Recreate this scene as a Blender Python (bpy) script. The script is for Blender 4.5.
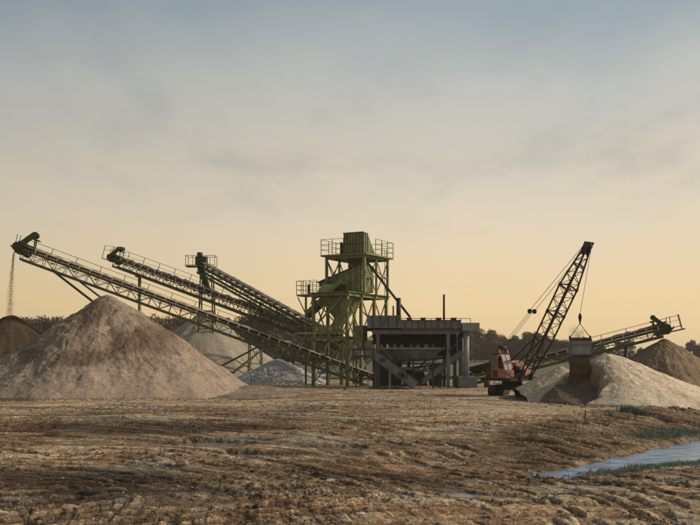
import bpy, math, random
import numpy as np
from mathutils import Vector, Matrix, Quaternion

# ------------------------------------------------------------------ camera, sky, sun
scene = bpy.context.scene
for o in list(bpy.data.objects):
    bpy.data.objects.remove(o)
C = scene.collection
CAM_H, F, HY = 3.5, 900.0, 354.0            # eye height (m), focal length (px of a 700 px wide picture), horizon row
cam_d = bpy.data.cameras.new('camera'); cam = bpy.data.objects.new('camera', cam_d); C.objects.link(cam)
cam.location = (0, 0, CAM_H); cam.rotation_euler = (math.radians(90), 0, 0)
cam_d.sensor_width = 36; cam_d.lens = 36 * F / 700; cam_d.shift_y = (HY - 262.5) / 700
cam_d.clip_start = 0.1; cam_d.clip_end = 9000
scene.camera = cam

SUN_EL, SUN_AZ = math.radians(28), math.radians(83)      # azimuth clockwise from the viewing direction (+Y)
world = bpy.data.worlds.new('World'); scene.world = world; world.use_nodes = True
nt = world.node_tree; N = nt.nodes; LK = nt.links; N.clear()
wo = N.new('ShaderNodeOutputWorld')
tc = N.new('ShaderNodeTexCoord')
sep = N.new('ShaderNodeSeparateXYZ'); LK.new(tc.outputs['Generated'], sep.inputs[0])
def wmath(op, a, b=None, clamp=False):
    m = N.new('ShaderNodeMath'); m.operation = op; m.use_clamp = clamp
    for i, v in enumerate((a, b)):
        if v is None: continue
        if isinstance(v, (int, float)): m.inputs[i].default_value = v
        else: LK.new(v, m.inputs[i])
    return m.outputs[0]
zz = wmath('MAXIMUM', sep.outputs['Z'], 0.0)
den = wmath('ADD', zz, 0.16)
cx = wmath('DIVIDE', sep.outputs['X'], den); cy = wmath('DIVIDE', sep.outputs['Y'], den)
cmb = N.new('ShaderNodeCombineXYZ'); LK.new(cx, cmb.inputs[0]); LK.new(cy, cmb.inputs[1])
n1 = N.new('ShaderNodeTexNoise'); n1.inputs['Scale'].default_value = 1.7; n1.inputs['Detail'].default_value = 5; n1.inputs['Roughness'].default_value = .52
n1.inputs['Distortion'].default_value = .6
mp = N.new('ShaderNodeMapping'); mp.inputs['Scale'].default_value = (1.0, .55, 1); mp.inputs['Rotation'].default_value = (0, 0, .25); mp.inputs['Location'].default_value = (3.1, 1.7, 0)
LK.new(cmb.outputs[0], mp.inputs[0]); LK.new(mp.outputs[0], n1.inputs['Vector'])
# height gradient of the hazy evening sky, wobbled by the cloud noise
wob = wmath('MULTIPLY', wmath('SUBTRACT', n1.outputs['Fac'], .5), .10)
zr = wmath('MULTIPLY', wmath('ADD', zz, wmath('MULTIPLY', wob, wmath('MULTIPLY', zz, 4, True))), 2.0, True)
def srgb(r, g, b):
    f = lambda c: c / 12.92 if c <= .04045 else ((c + .055) / 1.055) ** 2.4
    return (f(r / 255), f(g / 255), f(b / 255), 1)
cr = N.new('ShaderNodeValToRGB'); LK.new(zr, cr.inputs[0])
stops = [(0, srgb(236, 203, 150)), (.113, srgb(236, 208, 160)), (.20, srgb(230, 208, 171)), (.29, srgb(222, 207, 182)), (.44, srgb(203, 196, 181)), (.57, srgb(186, 187, 181)), (.70, srgb(152, 164, 170)), (.85, srgb(130, 147, 158)), (1, srgb(120, 138, 152))]
while len(cr.color_ramp.elements) < len(stops): cr.color_ramp.elements.new(.5)
for e, (p, c) in zip(cr.color_ramp.elements, stops): e.position = p; e.color = c
# soft grey-blue cloud smudges
n2 = N.new('ShaderNodeTexNoise'); n2.inputs['Scale'].default_value = 3.1; n2.inputs['Detail'].default_value = 8; n2.inputs['Roughness'].default_value = .58
mp2 = N.new('ShaderNodeMapping'); mp2.inputs['Scale'].default_value = (1.0, .62, 1); mp2.inputs['Rotation'].default_value = (0, 0, -.3); mp2.inputs['Location'].default_value = (7.35, 2.4, 0)
LK.new(cmb.outputs[0], mp2.inputs[0]); LK.new(mp2.outputs[0], n2.inputs['Vector'])
mr = N.new('ShaderNodeMapRange'); mr.interpolation_type = 'SMOOTHSTEP'
mr.inputs[1].default_value = .46; mr.inputs[2].default_value = .74; LK.new(n2.outputs['Fac'], mr.inputs[0])
band = N.new('ShaderNodeMapRange'); band.interpolation_type = 'SMOOTHSTEP'; band.inputs[1].default_value = .10; band.inputs[2].default_value = .22; LK.new(zz, band.inputs[0])
cf = wmath('MULTIPLY', wmath('MULTIPLY', mr.outputs[0], band.outputs[0]), .30)
mx = N.new('ShaderNodeMix'); mx.data_type = 'RGBA'; LK.new(cf, mx.inputs[0]); LK.new(cr.outputs[0], mx.inputs[6]); mx.inputs[7].default_value = srgb(138, 142, 147)
# a little brighter towards the sun's side
azf = wmath('MINIMUM', wmath('ADD', wmath('MULTIPLY', sep.outputs['X'], .40), 1.0), 1.04)
sc_ = N.new('ShaderNodeVectorMath'); sc_.operation = 'SCALE'; LK.new(mx.outputs[2], sc_.inputs[0]); LK.new(azf, sc_.inputs['Scale'])
bgh = N.new('ShaderNodeBackground'); LK.new(sc_.outputs[0], bgh.inputs[0]); bgh.inputs[1].default_value = 1.0
sky = N.new('ShaderNodeTexSky'); sky.sky_type = 'NISHITA'; sky.sun_disc = False
sky.sun_elevation = SUN_EL; sky.sun_rotation = SUN_AZ; sky.dust_density = 4
bgs = N.new('ShaderNodeBackground'); LK.new(sky.outputs[0], bgs.inputs[0]); bgs.inputs[1].default_value = .08
ms = N.new('ShaderNodeMixShader'); ms.inputs[0].default_value = .10
LK.new(bgh.outputs[0], ms.inputs[1]); LK.new(bgs.outputs[0], ms.inputs[2]); LK.new(ms.outputs[0], wo.inputs[0])

sl = bpy.data.lights.new('sun', 'SUN'); sun = bpy.data.objects.new('sun', sl); C.objects.link(sun)
sl.energy = 3.2; sl.angle = math.radians(4); sl.color = (1, .85, .68)
sd = Vector((math.sin(SUN_AZ) * math.cos(SUN_EL), math.cos(SUN_AZ) * math.cos(SUN_EL), math.sin(SUN_EL)))
sun.rotation_euler = sd.to_track_quat('Z', 'Y').to_euler(); sun.location = (60, -20, 40)
vs = scene.view_settings
vs.view_transform = 'Standard'; vs.look = 'None'; vs.exposure = .12; vs.gamma = 1; vs.use_curve_mapping = False

# ------------------------------------------------------------------ noise
def gn(x, y, seed=0):
    x = np.asarray(x, float); y = np.asarray(y, float)
    xi = np.floor(x).astype(np.int64); yi = np.floor(y).astype(np.int64); xf = x - xi; yf = y - yi
    def g(ix, iy, dx, dy):
        h = (ix * 374761393 + iy * 668265263 + seed * 982451653) & 0xffffffff
        h = ((h ^ (h >> 13)) * 1274126177) & 0xffffffff
        h = h ^ (h >> 16)
        a = (h & 0xffff) * (2 * math.pi / 65536)
        return np.cos(a) * dx + np.sin(a) * dy
    u = xf * xf * xf * (xf * (xf * 6 - 15) + 10); v = yf * yf * yf * (yf * (yf * 6 - 15) + 10)
    a = g(xi, yi, xf, yf); b = g(xi + 1, yi, xf - 1, yf); c = g(xi, yi + 1, xf, yf - 1); d = g(xi + 1, yi + 1, xf - 1, yf - 1)
    return 1.5 * ((a + (b - a) * u) + ((c + (d - c) * u) - (a + (b - a) * u)) * v)
def fbm(x, y, seed=0, o=4, gain=.5, ridge=False):
    s = 0; a = 1; t = 0
    for i in range(o):
        n = gn(x, y, seed + i * 17)
        s = s + a * ((1 - 2 * np.abs(n)) if ridge else n); t += a; a *= gain; x = x * 2.03 + 13.7; y = y * 2.03 - 7.1
    return s / t
def sstep(a, b, x):
    t = np.clip((x - a) / (b - a), 0, 1); return t * t * (3 - 2 * t)

# ------------------------------------------------------------------ materials
def nodes(m):
    m.use_nodes = True; t = m.node_tree; return t, t.nodes, t.links, t.nodes['Principled BSDF']
def mat(name, c1, c2=None, scale=3.0, rough=.8, metal=0., c3=None, t3=.62, bump=.25, bscale=None, spec=.3, coord='Object', stretch=(1, 1, 1)):
    m = bpy.data.materials.new(name); t, n, l, p = nodes(m)
    if c2 is None: c2 = tuple(v * .6 for v in c1)
    co = n.new('ShaderNodeTexCoord'); mpn = n.new('ShaderNodeMapping'); mpn.inputs['Scale'].default_value = stretch
    l.new(co.outputs[coord], mpn.inputs[0])
    no = n.new('ShaderNodeTexNoise'); no.inputs['Scale'].default_value = scale; no.inputs['Detail'].default_value = 6; no.inputs['Roughness'].default_value = .65
    l.new(mpn.outputs[0], no.inputs['Vector'])
    rp = n.new('ShaderNodeMapRange'); rp.inputs[1].default_value = .3; rp.inputs[2].default_value = .7; l.new(no.outputs['Fac'], rp.inputs[0])
    mi = n.new('ShaderNodeMix'); mi.data_type = 'RGBA'; l.new(rp.outputs[0], mi.inputs[0])
    mi.inputs[6].default_value = (*c1, 1); mi.inputs[7].default_value = (*c2, 1)
    out = mi.outputs[2]
    if c3:
        n3 = n.new('ShaderNodeTexNoise'); n3.inputs['Scale'].default_value = scale * .7; n3.inputs['Detail'].default_value = 8; n3.inputs['Roughness'].default_value = .7
        ad = n.new('ShaderNodeVectorMath'); ad.inputs[1].default_value = (31, 17, 5); l.new(mpn.outputs[0], ad.inputs[0]); l.new(ad.outputs[0], n3.inputs['Vector'])
        r3 = n.new('ShaderNodeMapRange'); r3.inputs[1].default_value = t3 - .05; r3.inputs[2].default_value = t3 + .08; l.new(n3.outputs['Fac'], r3.inputs[0])
        m3 = n.new('ShaderNodeMix'); m3.data_type = 'RGBA'; l.new(r3.outputs[0], m3.inputs[0]); l.new(out, m3.inputs[6]); m3.inputs[7].default_value = (*c3, 1)
        out = m3.outputs[2]
    l.new(out, p.inputs['Base Color'])
    p.inputs['Roughness'].default_value = rough; p.inputs['Metallic'].default_value = metal; p.inputs['Specular IOR Level'].default_value = spec
    if bump:
        nb = n.new('ShaderNodeTexNoise'); nb.inputs['Scale'].default_value = bscale or scale * 6; nb.inputs['Detail'].default_value = 5
        l.new(mpn.outputs[0], nb.inputs['Vector'])
        bn = n.new('ShaderNodeBump'); bn.inputs['Strength'].default_value = bump; bn.inputs['Distance'].default_value = .05
        l.new(nb.outputs['Fac'], bn.inputs['Height']); l.new(bn.outputs[0], p.inputs['Normal'])
    return m
def mat_attr(name, fine=9.0, amt=.35, rough=.9, bump=.5, bdist=.05, spec=.25, rough_attr=False, cell=11.0, crumb=.7, tone=(.82, 1.62)):
    """base colour from the vertex colours of the soil map, broken up by fine grain"""
    m = bpy.data.materials.new(name); t, n, l, p = nodes(m)
    a = n.new('ShaderNodeAttribute'); a.attribute_name = 'soil'
    co = n.new('ShaderNodeTexCoord')
    no = n.new('ShaderNodeTexNoise'); no.inputs['Scale'].default_value = fine; no.inputs['Detail'].default_value = 8; no.inputs['Roughness'].default_value = .75
    l.new(co.outputs['Object'], no.inputs['Vector'])
    r = n.new('ShaderNodeMapRange'); r.inputs[1].default_value = .25; r.inputs[2].default_value = .75; r.inputs[3].default_value = 1 - amt; r.inputs[4].default_value = 1 + amt; l.new(no.outputs['Fac'], r.inputs[0])
    sc = n.new('ShaderNodeVectorMath'); sc.operation = 'SCALE'; l.new(a.outputs['Color'], sc.inputs[0]); l.new(r.outputs[0], sc.inputs['Scale'])
    l.new(sc.outputs[0], p.inputs['Base Color'])
    p.inputs['Roughness'].default_value = rough; p.inputs['Specular IOR Level'].default_value = spec
    if rough_attr:
        rr = n.new('ShaderNodeMapRange'); rr.inputs[3].default_value = rough; rr.inputs[4].default_value = .42; l.new(a.outputs['Alpha'], rr.inputs[0]); l.new(rr.outputs[0], p.inputs['Roughness'])
    nb = n.new('ShaderNodeTexNoise'); nb.inputs['Scale'].default_value = fine * 1.6; nb.inputs['Detail'].default_value = 9; nb.inputs['Roughness'].default_value = .7; l.new(co.outputs['Object'], nb.inputs['Vector'])
    bn = n.new('ShaderNodeBump'); bn.inputs['Strength'].default_value = bump; bn.inputs['Distance'].default_value = bdist
    l.new(nb.outputs['Fac'], bn.inputs['Height'])
    # crisp crumbs: cells that differ in tone and stand proud of the soil
    vo = n.new('ShaderNodeTexVoronoi'); vo.inputs['Scale'].default_value = cell; l.new(co.outputs['Object'], vo.inputs['Vector'])
    v2 = n.new('ShaderNodeTexVoronoi'); v2.inputs['Scale'].default_value = cell * .37; l.new(co.outputs['Object'], v2.inputs['Vector'])
    b2 = n.new('ShaderNodeBump'); b2.invert = True; b2.inputs['Strength'].default_value = crumb; b2.inputs['Distance'].default_value = .08
    l.new(vo.outputs['Distance'], b2.inputs['Height']); l.new(bn.outputs[0], b2.inputs['Normal']); l.new(b2.outputs[0], p.inputs['Normal'])
    gs = n.new('ShaderNodeSeparateColor'); l.new(vo.outputs['Color'], gs.inputs[0]); g2 = n.new('ShaderNodeSeparateColor'); l.new(v2.outputs['Color'], g2.inputs[0])
    pr = n.new('ShaderNodeMath'); pr.operation = 'MULTIPLY'; l.new(gs.outputs[0], pr.inputs[0]); l.new(g2.outputs[1], pr.inputs[1])
    rg = n.new('ShaderNodeMapRange'); rg.inputs[1].default_value = .0; rg.inputs[2].default_value = .7; rg.inputs[3].default_value = tone[0]; rg.inputs[4].default_value = tone[1]; l.new(pr.outputs[0], rg.inputs[0])
    s2 = n.new('ShaderNodeVectorMath'); s2.operation = 'SCALE'; l.new(sc.outputs[0], s2.inputs[0]); l.new(rg.outputs[0], s2.inputs['Scale']); l.new(s2.outputs[0], p.inputs['Base Color'])
    return m
M = {}
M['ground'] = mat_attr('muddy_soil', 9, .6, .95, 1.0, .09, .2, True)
M['sand'] = mat_attr('sand', 3.5, .42, .95, .9, .10, .15, False, 13.0, .28, (.94, 1.22))
RUST = (.10, .045, .02)
M['green'] = mat('green_paint', (.19, .215, .082), (.110, .130, .048), 1.6, .6, 0, (.115, .080, .045), .56)
M['green_light'] = mat('pale_green_paint', (.30, .34, .13), (.20, .24, .09), 1.4, .6, 0, (.07, .05, .025), .66)
M['green_dark'] = mat('dark_green_paint', (.050, .064, .024), (.028, .035, .015), 1.8, .65, 0, (.04, .022, .012), .62)
M['truss'] = mat('weathered_truss_steel', (.095, .110, .048), (.050, .056, .028), 1.5, .7, 0, (.13, .09, .055), .58)
M['steel_pale'] = mat('sunlit_idler_steel', (.48, .44, .37), (.26, .235, .19), 2.5, .6, .1, (.09, .06, .04), .6)  # pale tone imitates sunlit highlights on the idlers
M['belt'] = mat('conveyor_rubber', (.050, .045, .040), (.10, .085, .065), 1.5, .85)
M['grey'] = mat('grey_steel_paint', (.175, .18, .195), (.095, .096, .104), 1.1, .6, 0, (.15, .105, .07), .60, stretch=(1, 1, .45))
M['grey_dark'] = mat('dark_grey_steel', (.062, .061, .064), (.034, .033, .034), 1.6, .7, 0, (.06, .042, .03), .6)
M['grey_light'] = mat('light_grey_steel', (.26, .265, .285), (.165, .167, .178), 1.6, .55, .1, (.10, .085, .07), .63, stretch=(1, 1, .35))
M['concrete'] = mat('concrete', (.20, .20, .20), (.13, .13, .128), 2, .9, 0, (.10, .09, .08), .6)
M['dark'] = mat('oily_dark_steel', (.022, .019, .017), (.040, .032, .025), 2.5, .6, .2, (.05, .03, .018), .62)
M['orange'] = mat('faded_orange_paint', (.52, .225, .155), (.32, .135, .092), 2.2, .6, 0, (.12, .06, .035), .57)
M['rust'] = mat('rust', (.13, .06, .03), (.07, .032, .018), 4, .9)
M['cable'] = mat('wire_rope', (.09, .075, .06), (.06, .05, .04), 8, .6, .3, bump=0)
M['white'] = mat('white_paint', (.72, .70, .66), (.60, .58, .54), 2, .4, bump=0)
M['red'] = mat('red_lamp', (.35, .03, .02), (.25, .02, .015), 3, .35, bump=0)
M['tyre'] = mat('tyre_rubber', (.025, .024, .023), (.05, .045, .038), 5, .9)
M['glass'] = mat('dusty_glass', (.10, .11, .11), (.07, .08, .08), 3, .15, bump=0, spec=.6)
M['wood'] = mat('weathered_wood', (.17, .12, .075), (.10, .065, .04), 4, .9, stretch=(1, 1, .2))
M['wood_pale'] = mat('bleached_wood', (.42, .34, .24), (.30, .235, .165), 4, .9)
M['wet_sand'] = mat('wet_falling_sand', (.075, .050, .030), (.14, .097, .06), 7, .95, 0, None, bump=1.0, stretch=(1, 1, .6))
M['trickle'] = mat('falling_grit', (.55, .36, .23), (.42, .27, .17), 5, .9, bump=0)
M['stone'] = mat('grey_gravel', (.62, .58, .53), (.38, .355, .32), .9, .9, 0, (.15, .135, .12), .6)
M['rock_pink'] = mat('pinkish_rock', (.40, .24, .16), (.30, .18, .12), 6, .9, bump=.5)
M['rock_pale'] = mat('pale_rock', (.50, .44, .36), (.36, .31, .25), 6, .9, bump=.5)
M['rock_brown'] = mat('brown_rock', (.17, .12, .08), (.10, .07, .045), 6, .9, bump=.5)
M['load_sand'] = mat('belt_load', (.32, .265, .195), (.22, .175, .125), 2.5, .95, bump=.6)
M['clod'] = mat('earth_clods', (.10, .066, .038), (.16, .11, .065), 1.2, .95, bump=.4)
M['bark'] = mat('bark', (.06, .045, .032), (.035, .026, .02), 5, .95)
def mat_water(name, col, rough, spec, wave, wscale):
    m = bpy.data.materials.new(name); t, n, l, p = nodes(m)
    co = n.new('ShaderNodeTexCoord'); no = n.new('ShaderNodeTexNoise'); no.inputs['Scale'].default_value = wscale; no.inputs['Detail'].default_value = 4
    mpn = n.new('ShaderNodeMapping'); mpn.inputs['Scale'].default_value = (1, 1.6, 1); l.new(co.outputs['Object'], mpn.inputs[0]); l.new(mpn.outputs[0], no.inputs['Vector'])
    n2 = n.new('ShaderNodeTexNoise'); n2.inputs['Scale'].default_value = 1.1; n2.inputs['Detail'].default_value = 7; l.new(mpn.outputs[0], n2.inputs['Vector'])
    r = n.new('ShaderNodeMapRange'); r.inputs[1].default_value = .42; r.inputs[2].default_value = .58; l.new(n2.outputs['Fac'], r.inputs[0])
    mi = n.new('ShaderNodeMix'); mi.data_type = 'RGBA'; l.new(r.outputs[0], mi.inputs[0]); mi.inputs[6].default_value = (*col, 1); mi.inputs[7].default_value = (col[0] * .40, col[1] * .45, col[2] * .50, 1)  # broken highlights put into the water colour as pale and dark streaks
    l.new(mi.outputs[2], p.inputs['Base Color']); p.inputs['Roughness'].default_value = rough; p.inputs['Specular IOR Level'].default_value = spec
    bn = n.new('ShaderNodeBump'); bn.inputs['Strength'].default_value = wave; bn.inputs['Distance'].default_value = .04; l.new(no.outputs['Fac'], bn.inputs['Height']); l.new(bn.outputs[0], p.inputs['Normal'])
    return m
M['water'] = mat_water('silty_stream_water', (.22, .36, .52), .14, .05, .7, 2.2)
M['puddle'] = mat_water('silty_puddle_water', (.205, .21, .205), .16, .22, .35, 5.0)
def mat_leaf(name, a, b, tr=.25):
    m = bpy.data.materials.new(name); t, n, l, p = nodes(m)
    oi = n.new('ShaderNodeObjectInfo'); at = n.new('ShaderNodeAttribute'); at.attribute_name = 'tint'
    ad = n.new('ShaderNodeMath'); ad.operation = 'MULTIPLY_ADD'; l.new(oi.outputs['Random'], ad.inputs[0]); ad.inputs[1].default_value = .5; l.new(at.outputs['Fac'], ad.inputs[2])
    mi = n.new('ShaderNodeMix'); mi.data_type = 'RGBA'; mi.clamp_factor = True; l.new(ad.outputs[0], mi.inputs[0]); mi.inputs[6].default_value = (*a, 1); mi.inputs[7].default_value = (*b, 1)
    l.new(mi.outputs[2], p.inputs['Base Color']); p.inputs['Roughness'].default_value = .8; p.inputs['Specular IOR Level'].default_value = .15
    p.inputs['Transmission Weight'].default_value = 0
    return m
M['leaf_brown'] = mat_leaf('brown_autumn_leaves', (.090, .056, .032), (.165, .108, .062))
M['leaf_rust'] = mat_leaf('russet_leaves', (.105, .060, .036), (.185, .115, .068))
M['leaf_olive'] = mat_leaf('olive_leaves', (.072, .066, .030), (.135, .115, .056))
M['grass'] = mat_leaf('blue_green_grass', (.11, .17, .125), (.21, .26, .19))
M['meadow'] = mat('meadow_grass', (.095, .095, .040), (.135, .120, .060), .06, .95, 0, (.15, .12, .07), .6, bump=.3, bscale=2)

def mat_haze():
    m = bpy.data.materials.new('haze'); m.use_nodes = True; t = m.node_tree; t.nodes.clear()
    o = t.nodes.new('ShaderNodeOutputMaterial'); v = t.nodes.new('ShaderNodeVolumePrincipled'); v.inputs['Color'].default_value = (.97, .90, .78, 1); v.inputs['Density'].default_value = .00024; v.inputs['Anisotropy'].default_value = .2
    t.links.new(v.outputs[0], o.inputs['Volume']); return m
# ------------------------------------------------------------------ mesh helpers
def mesh_np(name, verts, faces, smooth=True):
    me = bpy.data.meshes.new(name); verts = np.asarray(verts, np.float32); faces = np.asarray(faces, np.int32)
    k = faces.shape[1]
    me.vertices.add(len(verts)); me.vertices.foreach_set('co', verts.ravel())
    me.loops.add(faces.size); me.loops.foreach_set('vertex_index', faces.ravel())
    me.polygons.add(len(faces)); me.polygons.foreach_set('loop_start', np.arange(0, faces.size, k, dtype=np.int32))
    me.polygons.foreach_set('use_smooth', np.full(len(faces), smooth))
    me.update(calc_edges=True); me.validate()
    return me
def set_col(me, name, cols):
    a = me.color_attributes.new(name, 'FLOAT_COLOR', 'POINT'); a.data.foreach_set('color', np.asarray(cols, np.float32).ravel())
def link(name, me, m=None, parent=None, loc=None):
    o = bpy.data.objects.new(name, me); C.objects.link(o)
    if m is not None and not me.materials: me.materials.append(M[m] if isinstance(m, str) else m)
    if parent is not None: o.parent = parent
    if loc is not None: o.location = loc
    return o
def tag(o, label=None, cat=None, group=None, kind=None):
    if label: o['label'] = label
    if cat: o['category'] = cat
    if group: o['group'] = group
    if kind: o['kind'] = kind
    return o
def thing(name, label, cat, loc=(0, 0, 0), group=None):
    o = bpy.data.objects.new(name, None); C.objects.link(o); o.location = loc; o.empty_display_size = .3
    return tag(o, label, cat, group)
V = lambda *a: Vector(a)
class B:
    def __init__(s): s.v = []; s.f = []
    def add(s, vs, fs):
        k = len(s.v); s.v += [tuple(v) for v in vs]; s.f += [tuple(i + k for i in f) for f in fs]; return s
    def hexa(s, p): return s.add(p, [(3, 2, 1, 0), (4, 5, 6, 7), (0, 1, 5, 4), (1, 2, 6, 5), (2, 3, 7, 6), (3, 0, 4, 7)])
    def box(s, lo, hi):
        x0, y0, z0 = lo; x1, y1, z1 = hi
        return s.hexa([(x0, y0, z0), (x1, y0, z0), (x1, y1, z0), (x0, y1, z0), (x0, y0, z1), (x1, y0, z1), (x1, y1, z1), (x0, y1, z1)])
    def obox(s, c, ax, ay, az):
        c, ax, ay, az = map(Vector, (c, ax, ay, az))
        return s.hexa([c - ax - ay - az, c + ax - ay - az, c + ax + ay - az, c - ax + ay - az, c - ax - ay + az, c + ax - ay + az, c + ax + ay + az, c - ax + ay + az])
    def bar(s, a, b, w, h=None, up=None):
        a = Vector(a); b = Vector(b); d = b - a
        if d.length < 1e-6: return s
        t = d.normalized(); up = Vector(up) if up is not None else V(0, 0, 1)
        if abs(t.dot(up)) > .98: up = V(1, 0, 0) if abs(t.x) < .9 else V(0, 1, 0)
        n = t.cross(up).normalized(); u = n.cross(t); h = h or w
        return s.obox((a + b) / 2, d / 2, n * (w / 2), u * (h / 2))
    def cyl(s, a, b, r, n=10, r2=None):
        a = Vector(a); b = Vector(b); t = (b - a).normalized(); q = t.orthogonal().normalized(); w = t.cross(q); r2 = r if r2 is None else r2
        vs = []
        for c, rr in ((a, r), (b, r2)):
            for i in range(n):
                g = 2 * math.pi * i / n; vs.append(c + (q * math.cos(g) + w * math.sin(g)) * rr)
        return s.add(vs, [(i, (i + 1) % n, n + (i + 1) % n, n + i) for i in range(n)] + [tuple(range(n - 1, -1, -1)), tuple(range(n, 2 * n))])
    def prism(s, pts, ext):
        n = len(pts); pts = [Vector(p) for p in pts]; e = Vector(ext)
        return s.add(pts + [p + e for p in pts], [tuple(range(n - 1, -1, -1)), tuple(range(n, 2 * n))] + [(i, (i + 1) % n, n + (i + 1) % n, n + i) for i in range(n)])
    def plate(s, pts, th=.04):
        p = [Vector(q) for q in pts]; nn = (p[1] - p[0]).cross(p[2] - p[0]).normalized(); return s.prism([q - nn * th / 2 for q in p], nn * th)
    def frustum(s, top, bot):
        """top and bottom rings of equal count, closed"""
        n = len(top); return s.add(list(bot) + list(top), [tuple(range(n - 1, -1, -1)), tuple(range(n, 2 * n))] + [(i, (i + 1) % n, n + (i + 1) % n, n + i) for i in range(n)])
    def obj(s, name, m, parent=None, smooth=False, loc=None):
        off = Vector(parent_world(parent)) if parent is not None else V(0, 0, 0)
        me = bpy.data.meshes.new(name); me.from_pydata([tuple(Vector(v) - off) for v in s.v], [], s.f); me.update()
        if smooth:
            me.polygons.foreach_set('use_smooth', [len(p.vertices) == 4 for p in me.polygons])
        return link(name, me, m, parent)
def parent_world(o):
    v = V(0, 0, 0)
    while o is not None: v += o.location; o = o.parent
    return v
def pbar(root, name, a, b, w, m, h=None, up=None): return B().bar(a, b, w, h, up).obj(name, m, root)
def pcyl(root, name, a, b, r, m, n=10, r2=None): return B().cyl(a, b, r, n, r2).obj(name, m, root, True)
def pbox(root, name, lo, hi, m): return B().box(lo, hi).obj(name, m, root)
def pplate(root, name, pts, m, th=.05): return B().plate(pts, th).obj(name, m, root)
def at(px, py, Y): return V((px - 350) / F * Y, Y, CAM_H + (HY - py) / F * Y)
rng = np.random.default_rng(7); random.seed(7)

# ------------------------------------------------------------------ terrain
UX = np.array([-200, 5.5, 8.2, 11, 13.9, 19.1, 32, 60, 400.]); UY = np.array([34.5, 34.6, 35.8, 39.5, 43.2, 49.2, 63, 86, 330.])
LX = np.array([-200, 5.5, 8.2, 10.2, 12.3, 15.2, 25, 60, 400.]); LY = np.array([34.2, 34.2, 34.7, 35.8, 37.2, 38.9, 46, 70, 300.])
ZW = -1.2
# puddles: x, y, half length, half width, turn
PUD = [(-6.6, 41.2, 1.9, .75, -.06), (-3.9, 38.4, 1.7, .55, -.12), (-0.6, 40.0, 1.7, .50, -.05), (-14.0, 48.5, 2.6, .8, -.1), (-17.5, 50.5, 2.0, .6, 0), (-8.3, 47.6, 1.9, .55, .0), (6.6, 60, 1.6, .7, .1), (4.1, 28.6, 1.5, .45, -.5)]
def base_h(x, y):
    cu = np.interp(x, UX, UY); cl = np.interp(x, LX, LY)
    k = sstep(4, 9, x); cs = 1 - .38 * k
    s = (y - cu) * cs
    wig = .5 * gn(x * .5, y * .5, 91) + .25 * gn(x * 1.3, y * 1.3, 92)
    Lb = 15 - 9.0 * k
    far = sstep(0, 1, (s + wig * k) / Lb) ** .85
    z = -1.0 + (1.0) * far
    bank = np.exp(-((s - .1) / 1.2) ** 2)
    inside = sstep(-.5, .8, cu - y + wig * .8) * sstep(-.3, .9, y - cl + wig * .6) * sstep(5.2, 7.0, x)
    z = z - .48 * inside
    z = np.where((y < cl), z - .12 * sstep(0, 3, x - 5) * np.exp(-((cl - y) / 3) ** 2), z)
    return z, inside, s, k, far
TRK = []
_r = random.Random(23)
for k in range(26): TRK.append((-15 + _r.uniform(-4, 4), 22 + _r.uniform(-4, 4), _r.uniform(9, 33), _r.uniform(.5, 1), k % 3 == 0))
for k in range(18): TRK.append((7 + _r.uniform(-8, 8), -12 + _r.uniform(-6, 6), _r.uniform(33, 47), _r.uniform(.5, 1), k % 3 == 1))
for k in range(14): TRK.append((-5 + _r.uniform(-18, 18), 140 + _r.uniform(-10, 10), _r.uniform(76, 104), _r.uniform(.5, 1), False))
def tracks(x, y):
    g = np.zeros_like(x); bm = np.zeros_like(x); lug = np.zeros_like(x)
    sel = (y > 17) & (y < 72) & (np.abs(x) < .55 * y + 4); xs, ys = x[sel], y[sel]
    wx = .7 * gn(xs * .11, ys * .11, 131); wy = .7 * gn(xs * .11, ys * .11, 132); e_ = .06 * gn(xs * 2.3, ys * 2.3, 133)
    G = np.zeros_like(xs); Bm = np.zeros_like(xs); Lg = np.zeros_like(xs)
    for i, (cx_, cy_, R_, a_, lg) in enumerate(TRK):
        dx, dy = xs + wx - cx_, ys + wy - cy_; r_ = np.hypot(dx, dy) - R_; th_ = np.arctan2(dy, dx)
        nr = np.abs(np.abs(r_) - .95) < .9; idx = np.nonzero(nr)[0]
        if not len(idx): continue
        q = np.abs(np.abs(r_[idx]) - .95) + e_[idx]; w_ = .24 if lg else .17
        m_ = sstep(-.05, .35, gn(th_[idx] * 2.2 + i * 7.7, np.full(len(idx), i * 3.1), 134) + .18) * a_
        gg = (1 - sstep(w_ * .6, w_ * 1.25, q)) * m_; bb = np.exp(-((q - w_ * 1.7) / (w_ * .6)) ** 2) * m_
        if lg: Lg[idx] = np.maximum(Lg[idx], gg * (.5 + .5 * np.sin(th_[idx] * R_ * 6.283 / .26)))
        G[idx] = np.maximum(G[idx], gg); Bm[idx] = np.maximum(Bm[idx], bb)
    fade = (1 - sstep(60, 72, ys)); g[sel] = G * fade; bm[sel] = Bm * (1 - G) * fade; lug[sel] = Lg * fade
    return g, bm, lug
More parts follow.
